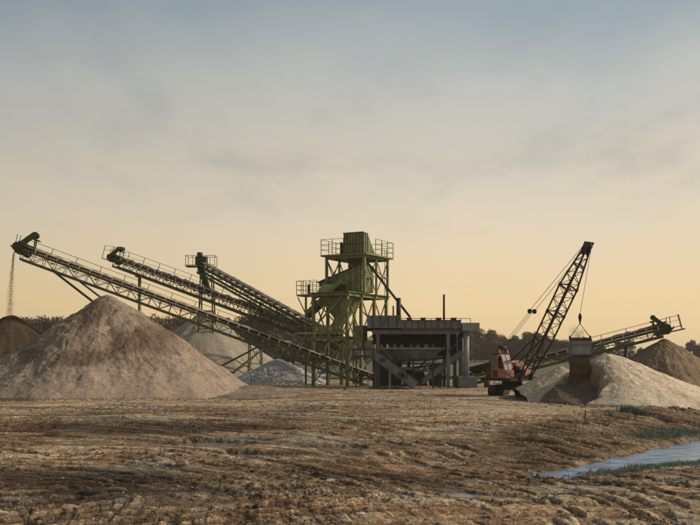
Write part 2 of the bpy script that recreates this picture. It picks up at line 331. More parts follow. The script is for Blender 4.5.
def terrain(x, y, full=False):
    z, inside, s, k, far = base_h(x, y)
    near = 1 - sstep(75, 125, y)
    lowf = fbm(x * .09, y * .09, 3, 3)
    # wheel and track ruts sweeping round the yard
    wx = x + 1.6 * gn(x * .13, y * .13, 21) ; wy = y + 1.6 * gn(x * .13, y * .13, 22)
    r = np.hypot(wx + 15, wy - 23.5); th = np.arctan2(wx + 15, wy - 23.5) * 16
    r1 = fbm(r * .75, th * .07, 31, 3, .55, True); r1b = fbm(r * 2.2, th * .16, 32, 3, .6)
    q = wy + .22 * wx; pth = wx
    r2 = fbm(q * .62, pth * .06, 41, 3, .55, True); r2b = fbm(q * 2.0, pth * .17, 42, 3, .6)
    wgt = sstep(-3, 3, 3 - (wx - 1.5 + .12 * (wy - 30))) * (1 - sstep(44, 56, wy))
    rut = r1 * wgt + r2 * (1 - wgt); rutb = r1b * wgt + r2b * (1 - wgt)
    nearm = (y > 15) & (y < 100); dirn = np.zeros_like(x); line = np.zeros_like(x)
    rs, ths, qs, ps, ws = r[nearm], th[nearm], q[nearm], pth[nearm], wgt[nearm]
    dirn[nearm] = fbm(rs * 1.5, ths * .17, 151, 6, .74) * ws + fbm(qs * 1.5, ps * .17, 152, 6, .74) * (1 - ws)
    la = lambda f_, sd: gn(rs * f_, ths * .085 * f_, sd) * ws + gn(qs * f_, ps * .085 * f_, sd + 1) * (1 - ws)
    lm = sstep(-.05, .3, gn(x[nearm] * .3, y[nearm] * .4, 155))
    line[nearm] = np.maximum(np.exp(-(la(.75, 156) / .075) ** 2) * lm, .8 * np.exp(-(la(1.7, 158) / .10) ** 2) * sstep(-.05, .3, gn(x[nearm] * .4 + 9, y[nearm] * .5, 159)))
    rough = fbm(x * 1.25, y * 1.6, 51, 5, .62); fine = fbm(x * 5.2, y * 5.2, 52, 3, .6); hump = fbm(x * .8 + 4, y * 1.1, 57, 4, .6, True)
    clod = np.maximum(fbm(x * 2.6, y * 2.6, 55, 3, .6) - .08, 0)
    patch = sstep(-.15, .35, fbm(x * .16, y * .2, 61, 3))          # churned against smooth ground
    bankw = k * sstep(-.5, 1, s) * (1 - sstep(5, 7.5, s))
    road = sstep(1.5, 6, s - 5.5) * k * (1 - sstep(62, 70, y)) * (.45 + .55 * sstep(-.2, .2, lowf))
    calm = np.exp(-(((x - 7.5) / 6.5) ** 2 + ((y - 27) / 4.5) ** 2))
    churn = (.35 + .65 * patch) * (1 - .75 * road) * (1 - .55 * calm)
    amp = near * (1 - inside)
    z = z + lowf * .28 * near * (1 - .7 * inside) + amp * churn * (.05 * rut + .045 * rutb) + amp * (.03 * rough * churn + .012 * fine + .11 * dirn * churn - .055 * line * (.4 + .6 * churn) + .13 * clod * churn * churn)
    tg, tb, tl = tracks(x, y); ta_ = amp * (1 - bankw)
    z = z + ta_ * (-.085 * tg + .05 * tb + .014 * tl + .03 * tb * rough)
    # rills down the cut bank
    along = x * .62 + y * .78
    rill = fbm(along * 1.1 + .35 * s, s * .16, 71, 4, .6, True)
    z = z - bankw * amp * .55 * (.5 - .5 * rill) + bankw * amp * .14 * fbm(along * .5, s * .3, 73, 3)
    # puddles
    pm = np.zeros_like(z)
    for i, (pxx, pyy, a, b, tn) in enumerate(PUD):
        if full is None: break
        dx = x - pxx; dy = y - pyy; u = (dx * math.cos(tn) + dy * math.sin(tn)) / a; v = (-dx * math.sin(tn) + dy * math.cos(tn)) / b
        d = np.hypot(u, v) + .75 * fbm(x * 1.0, y * 2.6, 81 + i, 4, .6)
        m_ = 1 - sstep(.75, 1.25, d)
        if len(PZ) > i:
            z = z * (1 - m_) + (PZ[i] - .05) * m_
            rim = (1 - sstep(2.7, 3.6, d)) * sstep(.95, 1.25, d); z = z + np.maximum(PZ[i] + .035 - z, 0) * rim
        pm = np.maximum(pm, 1 - sstep(.8, 1.7, d))
    if full: return z, dict(inside=inside, s=s, k=k, rut=rut, rutb=rutb, rough=rough, patch=patch, road=road, bank=bankw, low=lowf, pm=pm, near=near, clod=clod, rill=rill, hump=hump, tg=tg, tb=tb, tl=tl, dirn=dirn, line=line)
    return z
PZ = []
for p_ in PUD:
    zz_, _, _, _, _ = base_h(np.array([p_[0]]), np.array([p_[1]])); PZ.append(float(zz_[0] + fbm(np.array([p_[0] * .09]), np.array([p_[1] * .09]), 3, 3)[0] * .28 - .06))
def zat(x, y): return float(terrain(np.array([float(x)]), np.array([float(y)]))[0])
def mixc(a, b, t): t = np.clip(t, 0, 1)[:, None]; return a * (1 - t) + b * t
def soil_cols(x, y, d):
    D = np.array([.034, .020, .011]); Mc = np.array([.165, .098, .052]); T = np.array([.33, .228, .138]); Pc = np.array([.52, .405, .28]); R = np.array([.16, .070, .028]); G = np.array([.27, .25, .22])
    n_ = len(x); c = np.repeat(Mc[None], n_, 0)
    big = fbm(x * .12, y * .17, 101, 4); md = fbm(x * .5, y * .7, 103, 5, .65); st = d['rut']; sb = d['rutb']
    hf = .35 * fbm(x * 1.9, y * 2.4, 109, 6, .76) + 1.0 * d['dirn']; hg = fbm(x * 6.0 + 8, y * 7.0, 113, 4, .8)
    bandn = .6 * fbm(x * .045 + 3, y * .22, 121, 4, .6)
    zone = bandn * .5 + sstep(33, 44, y) * .16 + .10 * sstep(3, 8, x)
    tone = hf * .75 + hg * .45 + md * .35 + big * .45 + sb * .35 + zone
    c = mixc(c, T[None], sstep(-.25, .12, tone))
    c = mixc(c, Pc[None], .85 * sstep(.16, .50, tone))
    c = mixc(c, R[None], .8 * sstep(.0, .35, fbm(x * .15 + 9, y * .21, 105, 3) + .35 * hf) * (1 - sstep(36, 56, y)))
    c = mixc(c, G[None] * 1.15, .6 * sstep(.08, .4, fbm(x * .2 - 5, y * .3, 107, 3) + .2 * hg))
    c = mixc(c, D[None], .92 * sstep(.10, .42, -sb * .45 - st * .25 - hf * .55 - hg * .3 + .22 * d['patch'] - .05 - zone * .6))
    c = mixc(c, D[None] * 1.15, .8 * sstep(.05, .20, d['clod'] * (.3 + d['patch']) + .1 * hg))
    c = mixc(c, Pc[None] * 1.0, .72 * d['road'] * (.75 + .6 * hf + .5 * hg))
    c = mixc(c, D[None] * 1.25, .88 * d['tg'] * (1 - d['bank']) * (1 - .55 * d['tl']) * np.clip(.8 + .8 * hf, 0, 1))
    c = mixc(c, Pc[None] * .9, .6 * d['tb'] * (1 - d['bank']) * np.clip(.7 + hf, 0, 1))
    c = mixc(c, D[None], .85 * d['line'] * (1 - d['bank']) * (1 - sstep(60, 95, y)))  # rut shadows painted dark along the carved streak lines
    rl = (d['rill'] - .42) * 1.3 + hf * .55
    c = mixc(c, Mc[None] * 1.25, .8 * d['bank'])
    c = mixc(c, Pc[None] * .85, .7 * d['bank'] * sstep(.1, .55, rl))
    c = mixc(c, D[None] * 1.25, .92 * d['bank'] * sstep(-.05, .28, -rl + .06))
    c = mixc(c, D[None] * 1.5, .6 * d['pm'])
    c = mixc(c, D[None], .8 * d['inside'])
    grassy = np.array([.085, .085, .040])
    c = mixc(c, grassy[None], sstep(118, 128, y + 3 * md))
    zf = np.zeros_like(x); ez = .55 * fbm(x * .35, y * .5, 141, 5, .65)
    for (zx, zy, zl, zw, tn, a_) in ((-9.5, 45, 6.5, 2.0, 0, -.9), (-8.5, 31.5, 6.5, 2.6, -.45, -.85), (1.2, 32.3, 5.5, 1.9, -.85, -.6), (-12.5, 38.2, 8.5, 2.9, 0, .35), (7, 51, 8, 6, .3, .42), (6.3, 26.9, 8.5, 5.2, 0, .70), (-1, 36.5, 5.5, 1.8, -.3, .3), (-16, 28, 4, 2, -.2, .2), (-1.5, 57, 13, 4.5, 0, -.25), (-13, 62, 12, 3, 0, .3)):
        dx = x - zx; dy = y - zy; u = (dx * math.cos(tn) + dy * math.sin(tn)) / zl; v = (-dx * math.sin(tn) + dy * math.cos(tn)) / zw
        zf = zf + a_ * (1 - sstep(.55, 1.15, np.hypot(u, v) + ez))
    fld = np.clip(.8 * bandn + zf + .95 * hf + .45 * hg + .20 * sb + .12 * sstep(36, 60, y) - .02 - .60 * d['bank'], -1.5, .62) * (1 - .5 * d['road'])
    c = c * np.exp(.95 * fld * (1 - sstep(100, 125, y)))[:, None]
    c = np.minimum(c, np.array([.58, .47, .33])[None]) * np.array([1.0, .955, .86])[None]
    wet = np.clip(d['pm'] * .9 + .5 * sstep(.2, .6, -sb - st * .3), 0, 1)
    return np.concatenate([c, wet[:, None]], 1)

def build_ground():
    ys = np.concatenate([np.linspace(-60, 8, 10), np.linspace(9, 19.5, 60), np.geomspace(19.6, 62, 480), np.geomspace(62.4, 128, 170), np.geomspace(130, 2600, 30)])
    ss = np.concatenate([-np.geomspace(2.6, .475, 40), np.linspace(-.47, .47, 1060), np.geomspace(.475, 2.6, 40)])
    S, Yg = np.meshgrid(ss, ys); W = np.maximum(Yg, 14) + 1.0
    X = S * W; x = X.ravel(); y = Yg.ravel()
    z, d = terrain(x, y, True)
    nr, nc = len(ys), len(ss)
    i = np.arange(nr * nc).reshape(nr, nc)
    f = np.stack([i[:-1, :-1], i[:-1, 1:], i[1:, 1:], i[1:, :-1]], -1).reshape(-1, 4)
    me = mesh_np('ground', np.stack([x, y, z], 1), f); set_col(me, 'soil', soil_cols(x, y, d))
    return tag(link('ground', me, 'ground'), 'muddy brown gravel pit yard churned by ruts and tracks', None, None, 'structure')
build_ground()
def ribbon(name, pts, m, z, label):
    me = bpy.data.meshes.new(name); me.from_pydata([(p[0], p[1], z) for p in pts], [], [tuple(range(len(pts)))]); me.update()
    return tag(link(name, me, m), label, None, None, 'structure')
# stream surface: reaches under both banks, the banks cut its outline
up = [(x, float(np.interp(x, UX, UY)) + 1.2) for x in (60, 32, 24, 19, 14, 11, 8.2, 6.2)]
lo = [(x, float(np.interp(x, LX, LY)) - .9) for x in (6.2, 8.2, 10.2, 12.3, 15.2, 25, 60)]
ribbon('stream', (lo + up), 'water', ZW, 'shallow blue grey stream running along the cut bank')
for (pxx, pyy, a, b, tn), pz in zip(PUD, PZ):
    pts = []
    for i in range(28):
        g = 2 * math.pi * i / 28; u = math.cos(g) * a * 1.9; v = math.sin(g) * b * 1.9
        pts.append((pxx + u * math.cos(tn) - v * math.sin(tn), pyy + u * math.sin(tn) + v * math.cos(tn)))
    ribbon('puddle', pts, 'puddle', pz, 'shallow grey puddle lying in the wheel ruts')
def sheet(name, x0, x1, y0, y1, nx, ny, m, z=.0, wob=0.):
    xs = np.linspace(x0, x1, nx); ys = np.linspace(y0, y1, ny); X, Yg = np.meshgrid(xs, ys); x = X.ravel(); y = Yg.ravel()
    zv = z + terrain(x, y) + .1 + wob * fbm(x * .01, y * .01, 301, 3)
    i = np.arange(nx * ny).reshape(ny, nx); f = np.stack([i[:-1, :-1], i[:-1, 1:], i[1:, 1:], i[1:, :-1]], -1).reshape(-1, 4)
    return link(name, mesh_np(name, np.stack([x, y, zv], 1), f), m)
tag(sheet('meadow', -420, 420, 128, 470, 60, 40, 'meadow', .02, .0), 'dull green meadow stretching to the wood', None, None, 'structure')

# ------------------------------------------------------------------ heaps
def heap(label, cx_, cy_, h, rad, seed, cols, streak=.10, lump=.05, na=260, nr=110, rx=1., ry=1., extra=None, cap=.05, group=None, name='sand_pile', gully=11, colfn=None, cat='sand pile', left=1.):
    a = np.linspace(0, 2 * math.pi, na, endpoint=False); r = np.linspace(0, 1.10, nr) ** .9 * 1.0
    A, Rr = np.meshgrid(a, r); A = A.ravel(); Rr = Rr.ravel()
    edge = 1 + .06 * gn(np.cos(A) * 1.4 + 5, np.sin(A) * 1.4, seed) + .03 * gn(np.cos(A) * 5, np.sin(A) * 5, seed + 1)
    lx = np.cos(A) * Rr * rad * rx * edge; ly = np.sin(A) * Rr * rad * ry * edge
    lx = np.where(lx < 0, lx * left, lx)
    prof = np.sqrt((1 - np.clip(Rr, 0, 2)) ** 2 + cap ** 2) * np.sign(1 - Rr + 1e-9)
    prof = np.where(Rr < 1, 1 - (np.sqrt(Rr ** 2 + cap ** 2) - cap) / (math.sqrt(1 + cap ** 2) - cap), -(Rr - 1) * 4.0)
    toe = .012 * np.exp(-((Rr - 1) / .06) ** 2)
    z = h * (prof + toe)
    mid = np.clip(Rr * (1.08 - Rr) * 4, 0, 1)
    warp = .5 * fbm(lx * .22, ly * .22, seed + 9, 3); per = A / (2 * math.pi)
    def pn(kf, rf, sd, o):                     # fall-line noise that closes round the heap
        u_ = A + warp * .35; k_ = kf / 6.283
        ca, sa = gn(u_ * k_ * 6.283 / 2 + 40, Rr * rf, sd), gn((u_ - 2 * math.pi) * k_ * 6.283 / 2 + 40, Rr * rf, sd)
        t_ = sstep(.9, 1., per); return ca * (1 - t_) + sa * t_
    g1 = pn(gully * .7, 1.0, seed + 3, 3) * sstep(.02, .22, Rr) * .35 + pn(gully * 2.3, 1.7, seed + 31, 3) * sstep(.15, .4, Rr) * .55 + pn(gully * 5.5, 2.6, seed + 32, 3) * sstep(.3, .6, Rr) * .7
    scar = fbm(lx * .35 + warp, ly * .35 + z * .25, seed + 33, 4, .6, True)
    z = z + mid * streak * h * .10 * g1 + lump * h * mid * fbm(lx * .28, ly * .28, seed + 5, 5, .6) + lump * h * .35 * mid * scar + (.15 * fbm(lx * 1.1, ly * 1.1 + .5 * z, seed + 6, 5, .66) + .02) * np.clip(1.15 - Rr, 0, 1)
    if extra is not None: z = extra(lx, ly, z)
    n_ = len(z); c0, c1, c2 = [np.array(c)[None] for c in cols]
    c = np.repeat(c0, n_, 0)
    hf_ = fbm(lx * 1.1, ly * 1.1 + z, seed + 71, 5, .7)
    c = mixc(c, c1, .9 * sstep(-.2, .5, g1 * .42 + fbm(lx * .3, ly * .3, seed + 7, 4, .6) + .5 * hf_))
    c = mixc(c, c2, .85 * sstep(.08, .45, fbm(lx * .22 + 3, ly * .22, seed + 8, 5, .62) - .36 * g1 - .55 * hf_))
    if colfn is not None: c = colfn(lx, ly, z, c)
    gz = zat(cx_, cy_)
    i = np.arange(nr * na).reshape(nr, na); j = np.roll(i, -1, 1)
    f = np.stack([i[:-1], i[1:], j[1:], j[:-1]], -1).reshape(-1, 4)
    me = mesh_np(name, np.stack([lx, ly, z], 1), f); set_col(me, 'soil', np.concatenate([c, np.zeros((n_, 1))], 1))
    o = link(name, me, 'sand', None, (cx_, cy_, gz)); return tag(o, label, cat, group)
SAND = ((.24, .178, .125), (.34, .262, .192), (.125, .087, .057))
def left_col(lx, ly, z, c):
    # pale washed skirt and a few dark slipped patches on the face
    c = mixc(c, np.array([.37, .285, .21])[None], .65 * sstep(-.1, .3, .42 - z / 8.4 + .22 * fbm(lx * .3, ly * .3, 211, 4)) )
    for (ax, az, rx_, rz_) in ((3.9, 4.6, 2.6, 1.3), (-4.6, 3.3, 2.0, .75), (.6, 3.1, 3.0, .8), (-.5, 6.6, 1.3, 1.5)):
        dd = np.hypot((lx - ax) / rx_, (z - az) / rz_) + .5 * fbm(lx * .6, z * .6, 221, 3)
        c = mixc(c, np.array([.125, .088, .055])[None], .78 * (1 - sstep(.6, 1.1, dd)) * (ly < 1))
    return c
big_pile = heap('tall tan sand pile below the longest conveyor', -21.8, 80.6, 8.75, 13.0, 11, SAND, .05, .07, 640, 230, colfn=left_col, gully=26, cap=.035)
heap('dark brown earth mound under the trickling conveyor head', -34.8, 92.5, 7.5, 10.6, 12, ((.075, .048, .028), (.10, .065, .04), (.05, .032, .02)), .2, .05, 160, 60)
heap('smooth pale tan sand pile behind the conveyor trestle', -19.2, 118.5, 9.0, 12.4, 13, ((.33, .275, .20), (.37, .31, .23), (.28, .23, .16)), .08, .03, 160, 60)
heap('brown topped sand pile under the conveyor that rises past the crane', 31.4, 90, 4.95, 7.6, 14, ((.25, .175, .105), (.33, .245, .155), (.16, .108, .064)), .05, .09, 420, 140, gully=24, colfn=lambda lx, ly, z, c: mixc(c, np.array([.15, .10, .058])[None], .6 * sstep(-.2, 1.4, -lx - .15 + .9 * gn(lx * .5, ly * .5, 231))))
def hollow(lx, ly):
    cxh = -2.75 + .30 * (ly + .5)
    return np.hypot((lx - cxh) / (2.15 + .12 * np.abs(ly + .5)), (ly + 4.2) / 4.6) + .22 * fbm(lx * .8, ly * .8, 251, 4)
def crane_extra(lx, ly, z):
    # shoulder to the left, ridge running down to the right front, and the scooped hollow with the fresh dump
    z2 = 2.55 - .60 * np.hypot((lx + 3.2) / 1.15, (ly - 1.6) / 1.2)
    z = np.maximum(z, z2 + .10 * fbm(lx * .9, ly * .9, 243, 4, .6))
    m_ = 1 - sstep(.84, .98, hollow(lx, ly))
    fl = .19 * (ly + 7.4) - .05 + .10 * fbm(lx * 1.4, ly * 1.4, 242, 4, .6)
    z = z * (1 - m_) + np.minimum(z, fl) * m_
    cone = 1.80 - .62 * np.hypot((lx + 1.95) * 1.1, (ly + .9) * .8) + .10 * fbm(lx * 1.6, ly * 1.6, 241, 4, .6)
    return np.maximum(z, np.where(z > -.15, cone, -9))
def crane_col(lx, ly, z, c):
    c = mixc(c, np.array([.80, .645, .45])[None], .75 * sstep(-2, 1.5, lx) * np.clip(.8 + .9 * fbm((lx - ly) * .25 + .3 * gn(lx * .6, ly * .6, 272), (lx + ly) * 1.6, 271, 5, .7), .15, 1.2))  # sunlit right face painted paler, streaked down the slope
    return mixc(c, np.array([.115, .076, .046])[None] * (1 + .5 * fbm(lx * 1.2, ly * 1.2, 261, 4, .6))[:, None], .93 * (1 - sstep(.80, 1.0, hollow(lx, ly))))  # hollow coloured dark brown by its mask
crane_pile = heap('broad pale sand pile with a dark brown hollow under the hanging bucket', 19.9, 69.6, 3.45, 7.5, 15, ((.46, .355, .235), (.57, .455, .315), (.33, .245, .155)), .055, .06, 700, 200, rx=1.12, ry=1.30, left=.76, extra=crane_extra, colfn=crane_col, gully=26, cap=.06)
heap('low spill of pale sand at the foot of the tallest sand pile', -9.0, 81.5, .55, 3.8, 16, SAND, .1, .12, 220, 80, rx=1.25, ry=2.2)
def toe_grains(o, rad, ry, n, lo_, hi_, x0=-9, x1=9, left=1.):
    a = math.pi + math.pi * rng.random(n); rr_ = rad * (.97 + np.abs(rng.normal(size=n)) * .05)
    gx_ = np.cos(a) * rr_; gx_ = np.where(gx_ < 0, gx_ * left, gx_); gy_ = np.sin(a) * rr_ * ry
    wx_, wy_ = gx_ + o.location.x, gy_ + o.location.y
    sz_ = lo_ + (hi_ - lo_) * rng.random(n) ** 3
    g_ = lumps('loose_grains', np.stack([gx_, gy_, terrain(wx_, wy_) - o.location.z + sz_ * .3], 1), sz_, 'load_sand', o); g_['kind'] = 'stuff'
# gravel heap: body and its stones
gp = heap('grey heap of coarse gravel below the longest conveyor', -8.6, 107.5, 2.9, 5.9, 17, ((.38, .355, .33), (.46, .43, .40), (.28, .26, .24)), .1, .05, 120, 50, name='gravel_pile', cat='gravel pile')
def ico():
    p = (1 + 5 ** .5) / 2
    v = np.array([(-1, p, 0), (1, p, 0), (-1, -p, 0), (1, -p, 0), (0, -1, p), (0, 1, p), (0, -1, -p), (0, 1, -p), (p, 0, -1), (p, 0, 1), (-p, 0, -1), (-p, 0, 1)], float); v /= np.linalg.norm(v[0])
    f = np.array([(0, 11, 5), (0, 5, 1), (0, 1, 7), (0, 7, 10), (0, 10, 11), (1, 5, 9), (5, 11, 4), (11, 10, 2), (10, 7, 6), (7, 1, 8), (3, 9, 4), (3, 4, 2), (3, 2, 6), (3, 6, 8), (3, 8, 9), (4, 9, 5), (2, 4, 11), (6, 2, 10), (8, 6, 7), (9, 8, 1)])
    return v, f
def lumps(name, pos, size, m, parent=None, flat=.75, smooth=False):
    v, f = ico(); n_ = len(pos); rnd = 1 + .32 * (rng.random((n_, 12, 1)) - .5) * 2
    sc = size[:, None, None] * (np.array([1, 1, flat]) * (1 + .35 * (rng.random((n_, 3)) - .5)))[:, None, :]
    a = rng.random(n_) * 6.283; ca, sa = np.cos(a), np.sin(a)
    q = v[None] * rnd * sc; x = q[..., 0] * ca[:, None] - q[..., 1] * sa[:, None]; y = q[..., 0] * sa[:, None] + q[..., 1] * ca[:, None]
    vv = np.stack([x, y, q[..., 2]], -1) + pos[:, None, :]
    ff = (f[None] + (np.arange(n_) * 12)[:, None, None]).reshape(-1, 3)
    return link(name, mesh_np(name, vv.reshape(-1, 3), ff, smooth), m, parent)
n_ = 3600; a = rng.random(n_) * 6.283; rr = np.sqrt(rng.random(n_)) * 1.06
gx = np.cos(a) * rr * 5.9; gy = np.sin(a) * rr * 5.9; gz = 2.9 * np.clip(1.02 - rr, 0, 1) + .02
keep = gy < 2.5
st_ = lumps('gravel_stones', np.stack([gx, gy, gz], 1)[keep], (.10 + .10 * rng.random(n_))[keep], 'stone', gp); st_['kind'] = 'stuff'
toe_grains(big_pile, 13.0, 1., 1500, .03, .13); toe_grains(crane_pile, 7.9, 1.27, 1100, .03, .11, left=.8)
print('heaps done')

# ------------------------------------------------------------------ trees along the far edge of the meadow
def leaf_cloud(name, blobs, nleaf, size, seed):
    r_ = np.random.default_rng(seed); P = []; T = []
    w = np.array([b[3] ** 2 for b in blobs]); w = w / w.sum()
    for (bx, by, bz, br), k in zip(blobs, (w * nleaf).astype(int)):
        d = r_.normal(size=(k, 3)); d /= np.linalg.norm(d, axis=1)[:, None]
        rad = br * (.55 + .5 * r_.random(k) ** .6)[:, None]
        rad = rad * (1 + .25 * np.sin(d[:, :1] * 5 + bx) * np.cos(d[:, 1:2] * 6 + bz))
        P.append(np.array([bx, by, bz]) + d * rad * np.array([1, 1, .85])); T.append(np.full(k, r_.random() * .5) + .25 * r_.random(k))
    P = np.concatenate(P); T = np.concatenate(T); k = len(P)
    n1_ = r_.normal(size=(k, 3)); n1_ /= np.linalg.norm(n1_, axis=1)[:, None]; n2_ = np.cross(n1_, r_.normal(size=(k, 3))); n2_ /= np.linalg.norm(n2_, axis=1)[:, None]
    s = (size * (.6 + .8 * r_.random(k)))[:, None]
    vv = np.stack([P - n1_ * s - n2_ * s * .6, P + n1_ * s - n2_ * s * .6, P + n1_ * s + n2_ * s * .6, P - n1_ * s + n2_ * s * .6], 1).reshape(-1, 3)
    me = mesh_np(name, vv, np.arange(4 * k).reshape(-1, 4), False)
    at_ = me.attributes.new('tint', 'FLOAT', 'POINT'); at_.data.foreach_set('value', np.repeat(T, 4).astype(np.float32))
    return me
def limb_mesh(name, seed, h, spread, depth=2, r0=.2, start=.25, n0=9):
    rd = random.Random(seed); b = B()
    def grow(p, d, L, r, lev):
        segs = 3; q = p
        for i in range(segs):
            d2 = (d + V(rd.uniform(-.18, .18), rd.uniform(-.18, .18), rd.uniform(-.05, .12))).normalized(); e = q + d2 * L / segs
            b.cyl(q, e, r * (1 - .28 * i), 5 if lev else 7, r * (1 - .28 * (i + 1))); 
            if lev < depth:
                for k in range(2 if lev else 3):
                    g = rd.uniform(0, 6.28); dv = (d2 * rd.uniform(.5, .9) + V(math.cos(g), math.sin(g), rd.uniform(.05, .5)) * spread).normalized()
                    if lev or i > 0 or k > 0: grow(q.lerp(e, rd.random()), dv, L * rd.uniform(.38, .55), r * .42, lev + 1)
            q = e; d = d2
    grow(V(0, 0, 0), V(0, 0, 1), h, r0, 0)
    me = bpy.data.meshes.new(name); me.from_pydata(b.v, [], b.f); me.update(); me.materials.append(M['bark']); return me
KINDS = []
for kk, (lm, lab) in enumerate((('leaf_brown', 'brown leaved tree in the wood beyond the meadow'), ('leaf_rust', 'russet tree in the wood beyond the meadow'), ('leaf_olive', 'olive green tree in the wood beyond the meadow'))):
    for vv_ in range(2):
        rd = random.Random(50 + kk * 3 + vv_); blobs = []
        for i in range(17):
            g = rd.uniform(0, 6.28); t = rd.random(); zc = 3.0 + 6.2 * t; ro = (2.6 if t < .6 else 1.6) * rd.uniform(.3, 1.15)
            blobs.append((math.cos(g) * ro, math.sin(g) * ro, zc, rd.uniform(.9, 1.7)))
        for i in range(5): blobs.append((rd.uniform(-2, 2), rd.uniform(-2, 2), rd.uniform(1.4, 3), rd.uniform(.9, 1.4)))
        me = leaf_cloud('crown', blobs, 5200, .15, 60 + kk * 3 + vv_); me.materials.append(M[lm])
        KINDS.append((me, limb_mesh('trunk', 80 + kk * 3 + vv_, 7.5, .8, 1, .22), lab, kk))
TOPX = np.array([-140, 0, 20, 50, 100, 150, 190, 225, 250, 266, 290, 310, 340, 400, 470, 490, 510, 530, 555, 600, 632, 650, 675, 690, 720, 840.])
TOPY = np.array([316, 316, 317, 320, 321, 318, 319, 322, 319, 316, 318, 326, 334, 334, 332, 330, 332, 335, 339, 342, 345, 348, 346, 340, 342, 342.])
def tree(px, Y, top_py, kidx, group='wood beyond the meadow'):
    cm, tm, lab, kk = KINDS[kidx]; x = (px - 350) / F * Y; g = zat(x, Y) + .1
    s = max(.35, (CAM_H + (HY - top_py) / F * Y - g) / 9.9)
    zone = 'behind the tall sand pile and the conveyor head' if px < 100 else 'behind the conveyor post and the smooth pile' if px < 222 else 'behind the gravel heap and the tower legs' if px < 345 else 'behind the grey bin plant' if px < 472 else 'between the bin plant and the crane boom' if px < 548 else 'behind the hanging bucket and rising conveyor' if px < 632 else 'beyond the brown topped pile'
    o = thing('tree', lab.replace('in the wood beyond the meadow', 'in the far wood') + ' ' + zone, 'tree', (x, Y, g - .1), ('brown', 'russet', 'olive')[kk] + ' trees ' + zone)
    o.scale = (s * random.uniform(1.0, 1.35), s * 1.15, s); o.rotation_euler.z = random.uniform(0, 6.28)
    c = bpy.data.objects.new('crown', cm); C.objects.link(c); c.parent = o
    t = bpy.data.objects.new('trunk', tm); C.objects.link(t); t.parent = o
px = -110.
while px < 815:
    left = px < 330
    Y = (285 if left else 395) + random.uniform(-14, 14)
    tp = float(np.interp(px, TOPX, TOPY)) + random.choice((-4, -2, 0, 1, 3, 5))
    if 400 < px < 470: k = random.choice((0, 4))
    elif left: k = random.choice((0, 1, 2, 3, 2))
    else: k = random.choice((0, 1, 4, 5, 2, 4) if px < 560 else (0, 1, 2, 3, 4))
    tree(px, Y, tp, k); px += random.uniform(6.5, 10.5)
px = -110.
while px < 815:                                # second, lower row that closes the gaps
    tree(px, (300 if px < 330 else 412) + random.uniform(-5, 5), float(np.interp(px, TOPX, TOPY)) + random.uniform(5, 9), random.randrange(6)); px += random.uniform(11, 17)
bt = thing('bare_tree', 'bare round topped tree standing above the wood behind the conveyor', 'tree', ((578 - 350) / F * 380, 380, .1)); bt.scale = (1.3, 1.3, 1.3)
link('trunk', limb_mesh('trunk', 5, 7.2, .75, 3, .20), None, bt)
bcm = leaf_cloud('crown', [(random.uniform(-2, 2), random.uniform(-2, 2), random.uniform(6, 11.), 1.2) for i in range(16)], 1500, .06, 99); link('crown', bcm, 'leaf_brown', bt)

